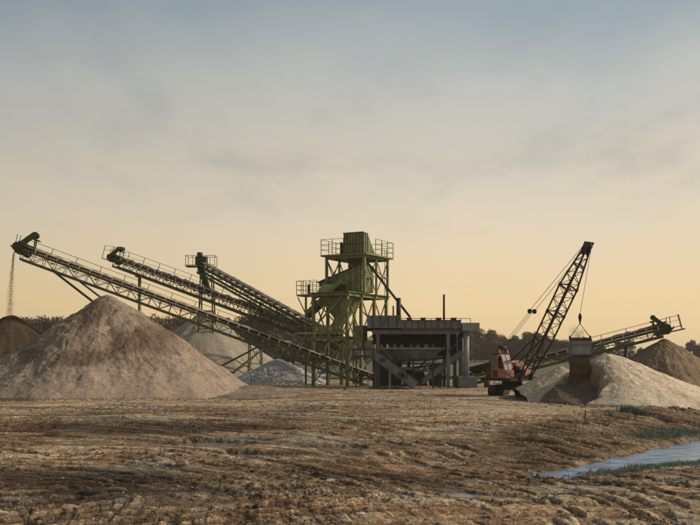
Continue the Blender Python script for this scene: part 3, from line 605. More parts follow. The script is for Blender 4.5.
# ------------------------------------------------------------------ belt conveyors
def capsule(a, b, r, ext, n=8):
    a = Vector(a); b = Vector(b); e = Vector(ext); t = (b - a).normalized(); nn = e.normalized(); s = nn.cross(t)
    pts = []
    for i in range(n + 1):
        g = math.pi * i / n; pts.append(b + (s * math.cos(g) + t * math.sin(g)) * r)
    for i in range(n + 1):
        g = math.pi * i / n; pts.append(a + (-s * math.cos(g) - t * math.sin(g)) * r)
    return B().prism(pts, e)
def conveyor(label, T, H, w, d, mt='truss', panel=1.15, rail=True, rail_h=1.0, drive=1.0, post_step=5.2, pale=True, load=True, rail_side=1, rail_ext=0., rail_start=.12):
    T = Vector(T); H = Vector(H); root = thing('conveyor', label, 'conveyor', (T.x, T.y, 0))
    t = (H - T); L = t.length; t = t / L
    n = V(t.y, -t.x, 0).normalized()
    if n.y > 0: n = -n                                    # n points to the near side
    u = t.cross(n); u = u if u.z > 0 else -u
    P = lambda s, a, b: T + t * s + n * a + u * b
    hw = w / 2
    for a in (-hw, hw):
        pbar(root, 'top_chord', P(0, a, -.12), P(L, a, -.12), .10, mt, .22, u)
        pbar(root, 'bottom_chord', P(.4, a, -d), P(L - .5, a, -d), .12, mt, .26, u)
    k = max(3, int(L / panel)); st = (L - 1.0) / k
    for i in range(k + 1):
        s = .5 + i * st
        for a in (-hw, hw):
            pbar(root, 'strut', P(s, a, -.2), P(s, a, -d + .09), .06, mt, .06, t)
            if i < k:
                pbar(root, 'brace', P(s, a, -d + .08) if i % 2 else P(s, a, -.2), P(s + st, a, -.2) if i % 2 else P(s + st, a, -d + .08), .055, mt, .055)
        if i % 2 == 0: pbar(root, 'cross_member', P(s, -hw, -d), P(s, hw, -d), .08, mt)
    # troughed belt, its return run and the load
    prof = [(-.46, .10), (-.24, 0), (0, -.03), (.24, 0), (.46, .10)]
    ns = max(8, int(L / 1.2)); vs = []; fs = []
    for i in range(ns + 1):
        for (a, b) in prof: vs.append(P(L * i / ns, a * w, b * w + .10))
    for i in range(ns):
        for j in range(4): q = i * 5 + j; fs.append((q, q + 1, q + 6, q + 5))
    bo = B(); bo.add(vs, fs); bo.add([v - u * .03 for v in vs], [f[::-1] for f in fs]); bo.obj('belt', 'belt', root)
    B().obox((P(0, 0, -.42) + P(L, 0, -.42)) / 2, t * L / 2, n * w * .42, u * .012).obj('return_belt', 'belt', root)
    if load:
        vs = []; fs = []
        for i in range(ns * 3 + 1):
            s = L * i / (ns * 3); hh = .16 + .14 * random.random()
            for j, (a, b) in enumerate([(-.30, .04), (-.15, hh), (.03, hh * 1.35), (.17, hh * .9), (.30, .04)]): vs.append(P(s, a * w, b + .10 + random.uniform(-.02, .03)))
        for i in range(ns * 3):
            for j in range(4): q = i * 5 + j; fs.append((q, q + 1, q + 6, q + 5))
        B().add(vs, fs).obj('sand_load', 'load_sand', root)
    # idler sets: one mesh shared by all
    R = Matrix((t, n, u)).transposed().to_4x4()
    ib = B(); ib.cyl((0, -.47 * w, .07 * w), (0, -.22 * w, -.05), .065, 6); ib.cyl((0, -.2 * w, -.05), (0, .2 * w, -.05), .065, 6); ib.cyl((0, .22 * w, -.05), (0, .47 * w, .07 * w), .065, 6)
    ib.bar((0, -hw - .06, -.11), (0, hw + .06, -.11), .10, .07); ib.bar((0, -hw - .06, -.14), (0, -hw - .06, .16), .09); ib.bar((0, hw + .08, -.16), (0, hw + .08, .18), .10, .16)
    im = bpy.data.meshes.new('idler'); im.from_pydata(ib.v, [], ib.f); im.materials.append(M['steel_pale' if pale else 'dark'])
    rb = B().cyl((0, -hw, -.50), (0, hw, -.50), .06, 6); rb.bar((0, -hw - .04, -.3), (0, -hw - .04, -.55), .05); rb.bar((0, hw + .04, -.3), (0, hw + .04, -.55), .05)
    rm = bpy.data.meshes.new('return_roller'); rm.from_pydata(rb.v, [], rb.f); rm.materials.append(M['steel_pale' if pale else 'dark'])
    s = .8
    while s < L - .6:
        o = link('idler', im, None, root); o.matrix_local = Matrix.Translation(P(s, 0, .04) - root.location) @ R
        if int(s / 1.15) % 2 == 0:
            o = link('return_roller', rm, None, root); o.matrix_local = Matrix.Translation(P(s + .5, 0, 0) - root.location) @ R
        s += 1.15
    pcyl(root, 'head_pulley', P(L, -hw * .92, -.12), P(L, hw * .92, -.12), .34, 'dark', 14)
    pcyl(root, 'tail_pulley', P(0, -hw * .92, -.12), P(0, hw * .92, -.12), .30, 'dark', 14)
    if drive:
        g = drive; ang = -n
        back = (t * -1 + V(0, 0, 1) * .62).normalized()
        for a in (hw + .05,):
            capsule(P(L + .1, a, -.10), P(L + .1, a, -.10) + (V(-t.x, -t.y, 0).normalized() * .80 + V(0, 0, .60)).normalized() * 2.1 * g, .27 * g, n * .22).obj('belt_guard', mt if mt != 'truss' else 'green_dark', root)
        top = P(L + .1, 0, -.1) + (V(-t.x, -t.y, 0).normalized() * .80 + V(0, 0, .60)).normalized() * 2.1 * g
        pcyl(root, 'motor', top - n * hw * .7, top + n * hw * .9, .33 * g, 'dark', 12)
        B().obox(top - V(0, 0, .45 * g), t * .42 * g, n * hw * .8, u * .06).obj('motor_base', 'green_dark', root)
        for a in (-hw * .7, hw * .7): pbar(root, 'motor_bracket', P(L - 1.5 * g, a, -.1), top + n * a - V(0, 0, .45 * g), .10, 'green_dark')
        for q_ in (.1, .45): pbar(root, 'head_rod', P(L + q_, hw * .6, .1), P(L + q_ + .15, hw * .6, 1.15 * g), .06, mt)
        pbar(root, 'scraper', P(L + .45, -hw, -.35), P(L + .75, hw, -.2), .12, mt); pbar(root, 'take_up', P(L - 1.6, hw + .12, .35), P(L + .2, hw + .12, .45), .12, mt, .2, u)
        pcyl(root, 'snub_pulley', P(L - .9, -hw * .9, -.62), P(L - .9, hw * .9, -.62), .2, 'dark', 10)
        pcyl(root, 'sheave', P(L + .1, hw + .3, -.10), P(L + .1, hw + .38, -.10), .48 * g, 'dark', 16)
        for a in (-hw - .02, hw + .02):
            B().plate([P(L - 1.2, a, .05), P(L + .42, a, .12), P(L + .5, a, -.35), P(L + .1, a, -.75), P(L - 1.2, a, -.6)], .05).obj('head_plate', 'green_dark', root)
    if rail:
        a = -rail_side * (hw + .62)
        pbar(root, 'walkway', P(L * rail_start, -rail_side * (hw + .34), -.20), P(L - .3 + rail_ext, -rail_side * (hw + .34), -.20), .55, mt, .05, u)
        pbar(root, 'top_rail', P(L * rail_start, a, rail_h), P(L - .1 + rail_ext, a, rail_h), .05, mt, .05, u)
        pbar(root, 'mid_rail', P(L * rail_start, a, rail_h * .5), P(L - .1 + rail_ext, a, rail_h * .5), .035, mt, .035, u)
        s = L - .3 + rail_ext
        while s > L * rail_start:
            pbar(root, 'rail_post', P(s, a, -.25), P(s, a, rail_h), .06, mt, .06, t)
            pbar(root, 'outrigger', P(s, -rail_side * hw, -.3), P(s, a, -.25), .06, mt); s -= post_step / 2.0
    return root, P, L, n, u, t


# A: the longest stacker, its wheeled undercarriage standing behind the tall pile
TA = V(2.7, 98, .95); HA = at(20, 247, 92)
rA, PA, LA, nA, uA, tA = conveyor('longest belt conveyor, trickling grit from its raised head', TA, HA, 1.15, 1.15, rail_h=1.05)
ax = V(-16.2, 95.2, .55)
for a in (-.55, .55):
    off = nA * (a * 2.6)
    pbar(rA, 'front_leg', PA(LA * .90, a, -1.15), ax + off, .17, 'green_dark', .20)
    pbar(rA, 'front_leg', PA(LA * .835, a, -1.15), ax + off + V(.5, 0, .9), .13, 'green_dark', .16)
    pbar(rA, 'rear_leg', PA(LA * .33, a, -1.15), ax + off + V(.2, 0, .4), .15, 'green_dark')
    pbar(rA, 'rear_leg', PA(LA * .315, a, -1.15), ax + off + V(2.3, 0, -.2), .13, 'green')
    pbar(rA, 'axle_strut', ax + off + V(.2, 0, .35), ax + off + V(2.3, 0, -.2), .12, 'green_dark')
    pbar(rA, 'tie', ax + off + V(.3, 0, 1.3), ax + off + V(4.0, 0, 1.0), .08, 'green_dark')
    wc = ax + nA * (a * 3.4); 
    w_ = pcyl(rA, 'wheel', wc - nA * .15, wc + nA * .15, .52, 'tyre', 18); pcyl(w_, 'hub', wc - nA * .17, wc + nA * .17, .22, 'green_dark', 12)
    pbar(rA, 'tail_leg', PA(1.2, a, -1.1), PA(1.2, a, -1.1) * 1.0 + V(0, 0, -(PA(1.2, a, -1.1).z) - .05) if PA(1.2, a, -1.1).z > -.05 else PA(1.2, a, -.4), .14, 'green_dark')
pbar(rA, 'axle', ax - nA * 1.9, ax + nA * 1.9, .2, 'green_dark')
# B: the farther stacker on a single post
TB = at(345, 341, 106); HB = at(114, 257, 120)
rB, PB, LB, nB, uB, tB = conveyor('slender belt conveyor with a railed head, carried on a single post', TB, HB, 1.0, 1.15, drive=.85, rail_ext=1.5, rail_h=1.15)
pp = PB(LB * .865, 0, -1.2); pcyl(rB, 'post', (pp.x, pp.y, -.2), pp, .22, 'green', 12)
pbar(rB, 'post_head', pp - nB * .8 - V(0, 0, .1), pp + nB * .8 - V(0, 0, .1), .25, 'green')
# head railing
a0 = PB(LB + 1.3, -.5, 1.15); a1 = PB(LB + 1.3, .6, 1.15)
for q in (1.15, .55): pbar(rB, 'end_rail', PB(LB + 1.4, -1.1, q), PB(LB + 1.4, .6, q), .05, 'truss')
for a in (-1.1, .6): pbar(rB, 'end_post', PB(LB + 1.4, a, -.6), PB(LB + 1.4, a, 1.15), .06, 'truss', None, tB)
for a in (-.5, .5): pbar(rB, 'head_extension', PB(LB - .6, a, -.62), PB(LB + 1.5, a, -.62), .1, 'truss', None, uB)
# C: the steep wide conveyor on a lattice trestle
TC = at(337, 337, 102.5); HC = at(201, 263, 116)
rC, PC, LC, nC, uC, tC = conveyor('steep wide conveyor with a railed platform at its raised head', TC, HC, 1.4, 1.15, drive=0, rail=False, panel=1.4)
hp = PC(LC, 0, 0)
B().box((hp.x - .6, hp.y - .6, hp.z + .1), (hp.x + .75, hp.y + .6, hp.z + .8)).obj('gearbox', 'green_dark', rC)
pcyl(rC, 'motor', hp + V(-.15, 0, .8), hp + V(-.15, 0, 1.35), .36, 'dark', 12)
for sx in (-1, 1):
    for q in (.0, 1.15):
        pbar(rC, 'platform_rail', hp + V(-1.8, sx * 1.0, -.35 + q * 1.05), hp + V(1.9, sx * 1.0, -.35 + q * 1.05), .06, 'truss')
    for q in (-1.8, -.9, 1.0, 1.9): pbar(rC, 'platform_post', hp + V(q, sx * 1.0, -.4), hp + V(q, sx * 1.0, .88), .06, 'truss')
for q in (-1.8, 1.9): pbar(rC, 'platform_rail', hp + V(q, -1.0, .86), hp + V(q, 1.0, .86), .06, 'truss')
pbox(rC, 'platform_deck', (hp.x - 1.9, hp.y - 1.1, hp.z - .50), (hp.x - .6, hp.y + 1.1, hp.z - .42), 'truss')
def trestle(root, top, base, lev, m='green', w=.16):
    """top / base: four corners each"""
    for p, q in zip(top, base): pbar(root, 'trestle_leg', p, q, w, m)
    for k in range(lev):
        f0 = k / lev; f1 = (k + 1) / lev
        for i in range(4):
            j = (i + 1) % 4; a0, a1 = Vector(top[i]).lerp(Vector(base[i]), f0), Vector(top[i]).lerp(Vector(base[i]), f1); b0, b1 = Vector(top[j]).lerp(Vector(base[j]), f0), Vector(top[j]).lerp(Vector(base[j]), f1)
            pbar(root, 'trestle_girt', a1, b1, w * .6, m)
            if i % 2 == k % 2: pbar(root, 'trestle_brace', a0, b1, w * .5, m)
def quad(cx_, cy_, z, a, b): return [V(cx_ - a, cy_ - b, z), V(cx_ + a, cy_ - b, z), V(cx_ + a, cy_ + b, z), V(cx_ - a, cy_ + b, z)]
q = PC(LC * .93, 0, -1.15); trestle(rC, quad(q.x, q.y, q.z + .1, .7, .8), quad(q.x, q.y, -.2, 1.15, 1.3), 6, 'green_dark')
B().prism([hp + V(-.6, -.4, -.2), hp + V(.2, -.4, -.2), hp + V(1.3, -.4, -3.6), hp + V(.7, -.4, -3.8)], V(0, .8, 0)).obj('discharge_chute', 'green_dark', rC)
q = PC(LC * .55, 0, -1.15); trestle(rC, quad(q.x, q.y, q.z + .1, .6, .7), quad(q.x, q.y, -.2, .8, 1.0), 4, 'truss', .13)
# D: the conveyor that rises behind the crane
TD = at(468, 377, 98); HD = at(666, 327, 90)
rD, PD, LD, nD, uD, tD = conveyor('belt conveyor rising behind the crane to the brown topped pile', TD, HD, 1.05, .85, drive=.8, rail_ext=1.6, rail_h=.9, panel=1.5)
q = PD(LD * .80, 0, -.85); pcyl(rD, 'post', (q.x, q.y, -.1), q, .16, 'green_dark', 10)
for a in (-.5, .5):
    q = PD(LD * .25, a, -.85); pbar(rD, 'leg', q, (q.x, q.y, -.1), .13, 'truss')
    pbar(rD, 'head_extension', PD(LD - .6, a, -.55), PD(LD + 1.7, a, -.62), .1, 'truss', None, uD)
for a in (-1.1, .55): pbar(rD, 'end_post', PD(LD + 1.4, a, -.6), PD(LD + 1.4, a, .95), .06, 'truss', None, tD)
for b_ in (.9, .45): pbar(rD, 'end_rail', PD(LD + 1.4, -1.1, b_), PD(LD + 1.4, .55, b_), .05, 'truss')
# boot hopper over the tail
B().frustum([PD(.2, -.9, .95), PD(3.2, -.9, .95), PD(3.2, .9, .95), PD(.2, .9, .95)], [PD(.8, -.4, .2), PD(2.6, -.4, .2), PD(2.6, .4, .2), PD(.8, .4, .2)]).obj('boot_hopper', 'green_dark', rD)

# ------------------------------------------------------------------ screening tower
e1 = V(-.874, .486, 0); e2 = V(.486, .874, 0)
L0 = V(-.3, 95.6, 0)
tw = thing('screening_tower', 'tall green steel screening tower with railed platforms and sloping chutes', 'tower', tuple(L0))
def Q(a, b, z): return L0 + e1 * a + e2 * b + V(0, 0, z)
ZD, ZT, LW, LDp = 9.9, 14.35, 4.2, 9.2
# lower frame
for b in (0, 3.1, 6.2, LDp):
    for a in (0, LW):
        pbar(tw, 'column', Q(a, b, -.2), Q(a, b, ZD), .30, 'green', None, e2)
for z in (5.2, ZD):
    for a in (0, LW): pbar(tw, 'beam', Q(a, -.3, z - .02), Q(a, LDp + .3, z - .02), .24, 'green', .34)
    for b in (0, 3.1, 6.2, LDp): pbar(tw, 'beam', Q(-.3, b, z), Q(LW + (2.0 if z < 6 else .3), b, z), .22, 'green', .32)
B().obox(Q(LW / 2, LDp / 2, ZD + .22), e1 * (LW / 2 + .4), e2 * (LDp / 2 + .4), V(0, 0, .04)).obj('lower_deck', 'green', tw)
for b0, b1 in ((0, 3.1), (3.1, 6.2), (6.2, LDp)):
    for a in (0, LW):
        for z0, z1 in ((.2, 5.0), (5.4, ZD - .2)):
            pbar(tw, 'brace', Q(a, b0, z0), Q(a, b1, z1), .11, 'green'); 
            if z0 > 1: pbar(tw, 'brace', Q(a, b0, z1), Q(a, b1, z0), .11, 'green')
for b in (0, LDp):
    pbar(tw, 'brace', Q(0, b, 5.0), Q(LW, b, .3), .11, 'green'); pbar(tw, 'brace', Q(0, b, 5.4), Q(LW, b, ZD - .3), .12, 'green')
# upper frame
b0, b1, a0_, a1_ = 3.0, 8.7, -.45, 4.3
for a in (a0_, a1_):
    for b in (b0, (b0 + b1) / 2, b1): pbar(tw, 'column', Q(a, b, ZD + .2), Q(a, b, ZT), .26 if b == b0 else .2, 'green', None, e2)
for a in (a0_, a1_):
    pbar(tw, 'beam', Q(a, b0, ZT - .15), Q(a, b1, ZT - .15), .2, 'green', .28); pbar(tw, 'girt', Q(a, b0, 12.1), Q(a, b1, 12.1), .12, 'green')
    for (p, q) in ((b0, (b0 + b1) / 2), ((b0 + b1) / 2, b1)):
        pbar(tw, 'brace', Q(a, p, ZD + .3), Q(a, q, ZT - .3), .09, 'green'); pbar(tw, 'brace', Q(a, p, ZT - .3), Q(a, q, ZD + .3), .09, 'green')
for b in (b0, b1):
    pbar(tw, 'beam', Q(a0_, b, ZT - .15), Q(a1_, b, ZT - .15), .2, 'green', .28)
    pbar(tw, 'brace', Q(2.2, b, ZD + .3), Q(a1_, b, ZT - .3), .09, 'green'); pbar(tw, 'brace', Q(2.2, b, ZT - .3), Q(a1_, b, ZD + 1.3), .09, 'green'); pbar(tw, 'brace', Q(a0_, b, ZD + 2.0), Q(2.2, b, ZT - .3), .09, 'green')
B().obox(Q((a0_ + a1_) / 2, (b0 + b1) / 2, ZT + .06), e1 * ((a1_ - a0_) / 2 + .5), e2 * ((b1 - b0) / 2 + .5), V(0, 0, .09)).obj('upper_deck', 'green', tw)
def railing(root, ring, z, h, step, m='truss', r=.045, lev=3):
    for p, q in zip(ring, ring[1:]):
        d = (q - p); k = max(1, round(d.length / step))
        for i in range(k + 1):
            s = p + d * (i / k)
            if i < k or q is ring[-1]: pbar(root, 'rail_post', s + V(0, 0, z), s + V(0, 0, z + h), r * 1.7, m)
        for j in range(lev): pbar(root, 'rail', p + V(0, 0, z + h * (j + 1) / lev), q + V(0, 0, z + h * (j + 1) / lev), r, m)
am, ap, bm, bp = a0_ - .45, a1_ + .45, b0 - .45, b1 + .45
railing(tw, [Q(1.9, bm, 0), Q(ap, bm, 0), Q(ap, bp, 0), Q(am, bp, 0), Q(am, bm + 2.3, 0)], ZT + .15, 1.7, 1.5)
# feed box on the upper deck
fa0, fa1, fb = -.5, 1.95, bm + .1
fbx = B(); fbx.hexa([Q(fa1, fb, ZT + .15), Q(fa0, fb, ZT + .15), Q(fa0, fb + 2.9, ZT + .15), Q(fa1, fb + 2.9, ZT + .15), Q(fa1, fb, ZT + 2.45), Q(fa0, fb, ZT + 2.45), Q(fa0, fb + 1.0, ZT + 2.4), Q(fa1, fb + 1.0, ZT + 2.4)]); fo = fbx.obj('feed_box', 'green', tw)
for k in range(7):
    a = fa0 + .08 + (fa1 - fa0 - .16) * k / 6
    pbar(fo, 'rib', Q(a, fb - .03, ZT + .16), Q(a, fb - .03, ZT + 2.44), .07, 'green_dark')
for z in (.2, 1.2, 2.4): pbar(fo, 'flange', Q(fa0 - .03, fb - .05, ZT + z), Q(fa1 + .03, fb - .05, ZT + z), .10, 'green_dark')
for k in range(3):
    pbar(fo, 'rib', Q(fa0 - .03, fb + .1 + .45 * k, ZT + .2), Q(fa0 - .03, fb + .1 + .45 * k, ZT + 2.4), .07, 'green_dark')
pcyl(tw, 'standpipe', Q(2.5, bm + .6, ZT + .1), Q(2.5, bm + .6, ZT + 1.5), .16, 'green_dark')
# vibrating screen sloping down to the left, with bolted side plates
sb = B().prism([Q(.0, b0 + .25, 13.35), Q(.0, b0 + .25, 10.35), Q(2.6, b0 + .25, 10.2), Q(5.2, b0 + .25, 10.85), Q(5.5, b0 + .25, 11.5)], e2 * 2.8).obj('screen_box', 'green', tw)
pbar(sb, 'screen_flange', Q(-.1, b0 + .2, 13.42), Q(5.6, b0 + .2, 11.52), .16, 'green_dark', .12); 
for i in range(4):
    s = .3 + i * .75; zt_ = 13.35 - .336 * s
    pbar(sb, 'stiffener', Q(s, b0 + .2, zt_ - .1), Q(s, b0 + .2, 10.4), .10, 'green_light')
for r_ in range(2):
    for i in range(7):
        s = .25 + i * .42; zt_ = 13.0 - .336 * s - r_ * 1.1; pcyl(sb, 'bolt_hole', Q(s, b0 + .24, zt_), Q(s, b0 + .18, zt_), .085, 'dark', 8)
B().obox(Q(1.0, b0 + 1.4, 13.5), e1 * .9, e2 * .8, V(0, 0, .5)).obj('exciter', 'green_dark', sb)
pcyl(sb, 'spring', Q(3.2, b0 + .1, 9.9 + .3), Q(3.2, b0 + .1, 10.7), .16, 'green_light'); pcyl(sb, 'flywheel', Q(2.5, b0 + .24, 11.3), Q(2.5, b0 + .05, 11.3), .45, 'green', 16)
# discharge lip and chutes
B().plate([Q(2.5, 1.9, 11.15), Q(4.15, 1.9, 11.15), Q(5.2, 1.2, 9.3), Q(3.5, 1.2, 10.0)], .06).obj('lip_plate', 'green_light', tw)
B().plate([Q(4.2, 1.95, 11.1), Q(5.3, 3.2, 10.9), Q(6.2, 2.6, 9.0), Q(5.25, 1.25, 9.25)], .06).obj('lip_plate', 'green', tw)
pbar(tw, 'chute_side', Q(1.4, 1.1, 11.4), Q(5.7, 1.1, 8.1), .12, 'green', .42); pbar(tw, 'chute_side', Q(1.6, 2.6, 11.3), Q(6.4, 2.6, 7.7), .1, 'green', .6)
B().plate([Q(1.5, 1.15, 11.1), Q(6.0, 1.15, 7.75), Q(6.3, 2.6, 7.5), Q(1.6, 2.6, 11.1)], .06).obj('chute_floor', 'green_dark', tw)
B().frustum([Q(.4, .6, ZD - .2), Q(3.9, .6, ZD - .2), Q(3.9, 4.6, ZD - .2), Q(.4, 4.6, ZD - .2)], [Q(1.7, 2.0, 7.2), Q(2.6, 2.0, 7.2), Q(2.6, 3.1, 7.2), Q(1.7, 3.1, 7.2)]).obj('hopper', 'green', tw)
B().frustum([Q(1.6, 2.0, 7.2), Q(2.7, 2.0, 7.2), Q(2.7, 3.1, 7.2), Q(1.6, 3.1, 7.2)], [Q(3.2, 2.0, 5.7), Q(4.2, 2.0, 5.7), Q(4.2, 3.1, 5.7), Q(3.2, 3.1, 5.7)]).obj('spout', 'green', tw)
B().plate([Q(-.6, -.1, ZD - .6), Q(.5, -.1, ZD - .6), Q(2.0, -.1, 5.6), Q(1.2, -.1, 5.6)], .06).obj('cross_chute', 'green', tw)
B().obox(Q(1.9, -.6, 6.2), e1 * 1.1, e2 * .35, V(0, 0, .35)).obj('gate_box', 'green', tw)
for k in range(4): pcyl(tw, 'gate_wheel', Q(.6 + k * .85, -1.05, 6.05 + .12 * (k % 2)), Q(.6 + k * .85, -.95, 6.05 + .12 * (k % 2)), .27, 'green_light' if k % 2 else 'green', 14)
pbar(tw, 'brace', Q(.3, -.5, 9.6), Q(3.9, -.5, 6.3), .16, 'green'); pbar(tw, 'brace', Q(4.2, -.25, 9.5), Q(.2, -.25, 7.6), .12, 'green')
for k in range(5): pbar(tw, 'hanger', Q(.3 + k * .95, -.4, 5.3), Q(.3 + k * .95, -.4, 6.0), .09, 'green')
pbar(tw, 'beam', Q(-.2, -.6, 5.75), Q(6.2, -.6, 5.75), .14, 'green_light', .2)
B().obox(Q(-1.4, .4, 5.6), e1 * .55, e2 * .5, V(0, 0, .9)).obj('feed_spout', 'green', tw); B().frustum([Q(-.9, -.2, 4.75), Q(-2.0, -.2, 4.75), Q(-2.0, 1.0, 4.75), Q(-.9, 1.0, 4.75)], [Q(-1.3, .2, 3.9), Q(-1.6, .2, 3.9), Q(-1.6, .6, 3.9), Q(-1.3, .6, 3.9)]).obj('feed_cone', 'green', tw)
pbar(tw, 'bracket', Q(0, .4, 5.2), Q(-1.9, .4, 5.2), .2, 'green')
# railed side platform with its post and knee brace
pa0, pa1, pb0, pb1 = 4.3, 7.0, 1.0, 3.0
B().obox(Q((pa0 + pa1) / 2, (pb0 + pb1) / 2, 10.0), e1 * (pa1 - pa0) / 2, e2 * (pb1 - pb0) / 2, V(0, 0, .10)).obj('side_platform', 'green', tw)
railing(tw, [Q(pa0 + .1, pb0, 0), Q(pa1, pb0, 0), Q(pa1, pb1, 0), Q(pa0 + .1, pb1, 0)], 10.1, 1.5, .9)
pbar(tw, 'post', Q(5.9, pb0 + .2, -.2), Q(5.9, pb0 + .2, 9.9), .24, 'green'); pbar(tw, 'post', Q(5.9, pb1 - .2, -.2), Q(5.9, pb1 - .2, 9.9), .24, 'green')
pbar(tw, 'knee_brace', Q(6.9, pb0 + .1, 9.8), Q(5.9, pb0 + .2, 7.9), .1, 'green'); pcyl(tw, 'grease_drum', Q(5.7, pb0 + .5, 10.1), Q(5.7, pb0 + .5, 11.2), .16, 'green_dark')
pbar(tw, 'beam', Q(4.2, 1.2, 5.2), Q(6.0, 1.2, 5.2), .2, 'green', .3)
# long inclined pipe down to the grey plant
pcyl(tw, 'inclined_pipe', at(367, 262, 98.6), at(410, 317, 94.2), .13, 'dark', 10)
# ladder on the right face
for o_ in (0, .45): pbar(tw, 'ladder_rail', Q(-.62, 7.6 + o_, 5.0), Q(-.62, 7.6 + o_, ZT + 1), .06, 'green_dark')
for k in range(24): pbar(tw, 'rung', Q(-.62, 7.6, 5.3 + k * .4), Q(-.62, 8.05, 5.3 + k * .4), .035, 'green_dark')

# ------------------------------------------------------------------ grey bin plant
gl = thing('loading_plant', 'grey steel bin plant with a long roof beam, hopper and inclined feeder', 'bin plant', (7, 93, 0))
GX = lambda p: (p - 350) * .1022
GZ = lambda p: CAM_H + (HY - p) * .1022
pbox(gl, 'end_panel', (GX(367), 91.7, GZ(328)), (GX(401), 92.0, GZ(315.5)), 'grey')
for p in (372, 380, 388, 396): pbox(gl, 'panel_rib', (GX(p), 91.62, GZ(327.5)), (GX(p) + .09, 91.7, GZ(316)), 'grey_dark')
for p in (383, 396): pbar(gl, 'strut', (GX(p), 91.5, GZ(326)), (GX(p + 4), 91.55, GZ(317)), .10, 'grey_dark')
pbox(gl, 'roof_beam', (GX(401.3), 91.85, GZ(328.5)), (GX(461), 92.15, GZ(321)), 'grey')
pbox(gl, 'beam_flange', (GX(401.3), 91.72, GZ(321)), (GX(461), 92.25, GZ(320)), 'grey_dark'); pbox(gl, 'beam_flange', (GX(401.3), 91.72, GZ(329.4)), (GX(461), 92.25, GZ(328.5)), 'grey_dark')
for k in range(9): pbox(gl, 'beam_stiffener', (GX(405 + k * 6.6), 91.78, GZ(328.4)), (GX(405 + k * 6.6) + .05, 91.85, GZ(321.1)), 'grey_dark')
pbox(gl, 'end_box', (GX(461.5), 91.2, GZ(331)), (GX(478.5), 96.8, GZ(323)), 'grey_light')
pbox(gl, 'lintel', (GX(373), 92.3, GZ(334)), (GX(461), 92.6, GZ(329.6)), 'grey')
pbox(gl, 'roof_deck', (GX(368), 92.3, GZ(323)), (GX(461), 97.3, GZ(321.4)), 'grey_dark')
pbox(gl, 'rear_beam', (GX(368), 97.0, GZ(330)), (GX(461), 97.25, GZ(323.2)), 'grey_dark')
for p in (388, 410, 424, 439.5, 455):
    h = B().box((GX(p - 2.3), 92.8, GZ(321.3)), (GX(p + 2.3), 93.6, GZ(318.0))).obj('roof_hatch', 'grey_dark', gl); pbox(h, 'lid', (GX(p - 2.6), 92.7, GZ(318.0)), (GX(p + 2.6), 93.7, GZ(317.3)), 'grey')
railz = GZ(318.3)
pbar(gl, 'roof_rail', (GX(402), 92.4, railz), (GX(471), 92.4, railz), .06, 'grey_dark')
for k in range(8): pbar(gl, 'rail_post', (GX(402 + k * 9.85), 92.4, GZ(321.3) if k < 6 else GZ(323)), (GX(402 + k * 9.85), 92.4, railz), .06, 'grey_dark')
pcyl(gl, 'stack', (GX(399.4), 93.5, GZ(322)), (GX(399.4), 93.5, GZ(297)), .24, 'dark', 12); pcyl(gl, 'thin_pipe', (GX(394), 93.5, GZ(322)), (GX(394), 93.5, GZ(305)), .08, 'dark', 8)
pcyl(gl, 'exhaust_pipe', (GX(445.5), 93.5, GZ(322)), (GX(445.5), 93.5, GZ(293.5)), .11, 'dark', 8)
# back wall above the open slot, with the slanted roof ribs
pbox(gl, 'back_wall', (GX(374), 96.6, GZ(344)), (GX(462), 96.75, GZ(330.1)), 'grey_dark')
for k in range(15): pbar(gl, 'roof_rib', (GX(376 + k * 5.4), 92.7, GZ(334.2)), (GX(378 + k * 5.4), 96.4, GZ(340.5)), .09, 'grey_dark')
for p in (378, 384.5, 391.5, 398.5, 406, 415, 423, 432, 438): pbox(gl, 'slot_post', (GX(p), 96.5, GZ(351)), (GX(p) + (.42 if p < 400 else .5), 96.64, GZ(341.4)), 'grey_dark')
pbox(gl, 'slot_wall', (GX(440), 96.45, GZ(352)), (GX(462), 96.6, GZ(341.3)), 'grey_dark')
pbox(gl, 'lower_wall', (GX(377), 96.3, GZ(356)), (GX(462), 96.44, GZ(348.6)), 'grey_dark')
# hopper
tr = [V(GX(378), 92.5, GZ(348)), V(GX(445), 92.5, GZ(348)), V(GX(445), 95.9, GZ(348)), V(GX(378), 95.9, GZ(348))]
brr = [V(GX(391), 93.6, GZ(361)), V(GX(431), 93.6, GZ(361)), V(GX(431), 94.8, GZ(361)), V(GX(391), 94.8, GZ(361))]
hb = B(); hb.add(tr + brr, [(0, 4, 5, 1), (1, 5, 6, 2), (2, 6, 7, 3), (3, 7, 4, 0), (4, 7, 6, 5)]); ho = hb.obj('hopper', 'grey', gl)
pbox(ho, 'hopper_rim', (GX(377.5), 92.38, GZ(349)), (GX(445.5), 92.5, GZ(347.6)), 'grey_light')
for k in range(7):
    f = (k + .5) / 7; pbar(ho, 'hopper_rib', tr[0].lerp(tr[1], f) + V(0, -.05, -.12), brr[0].lerp(brr[1], f) + V(0, -.05, 0), .10, 'grey' if k % 2 else 'grey_light')
for (p0, p1, m_) in ((408, 421, 'grey_light'),): B().plate([V(GX(p0), 92.62, GZ(350)), V(GX(p1), 92.62, GZ(350)), V(GX(p1 - 2), 93.3, GZ(358)), V(GX(p0 + 3), 93.3, GZ(358))], .05).obj('patch_plate', m_, ho)
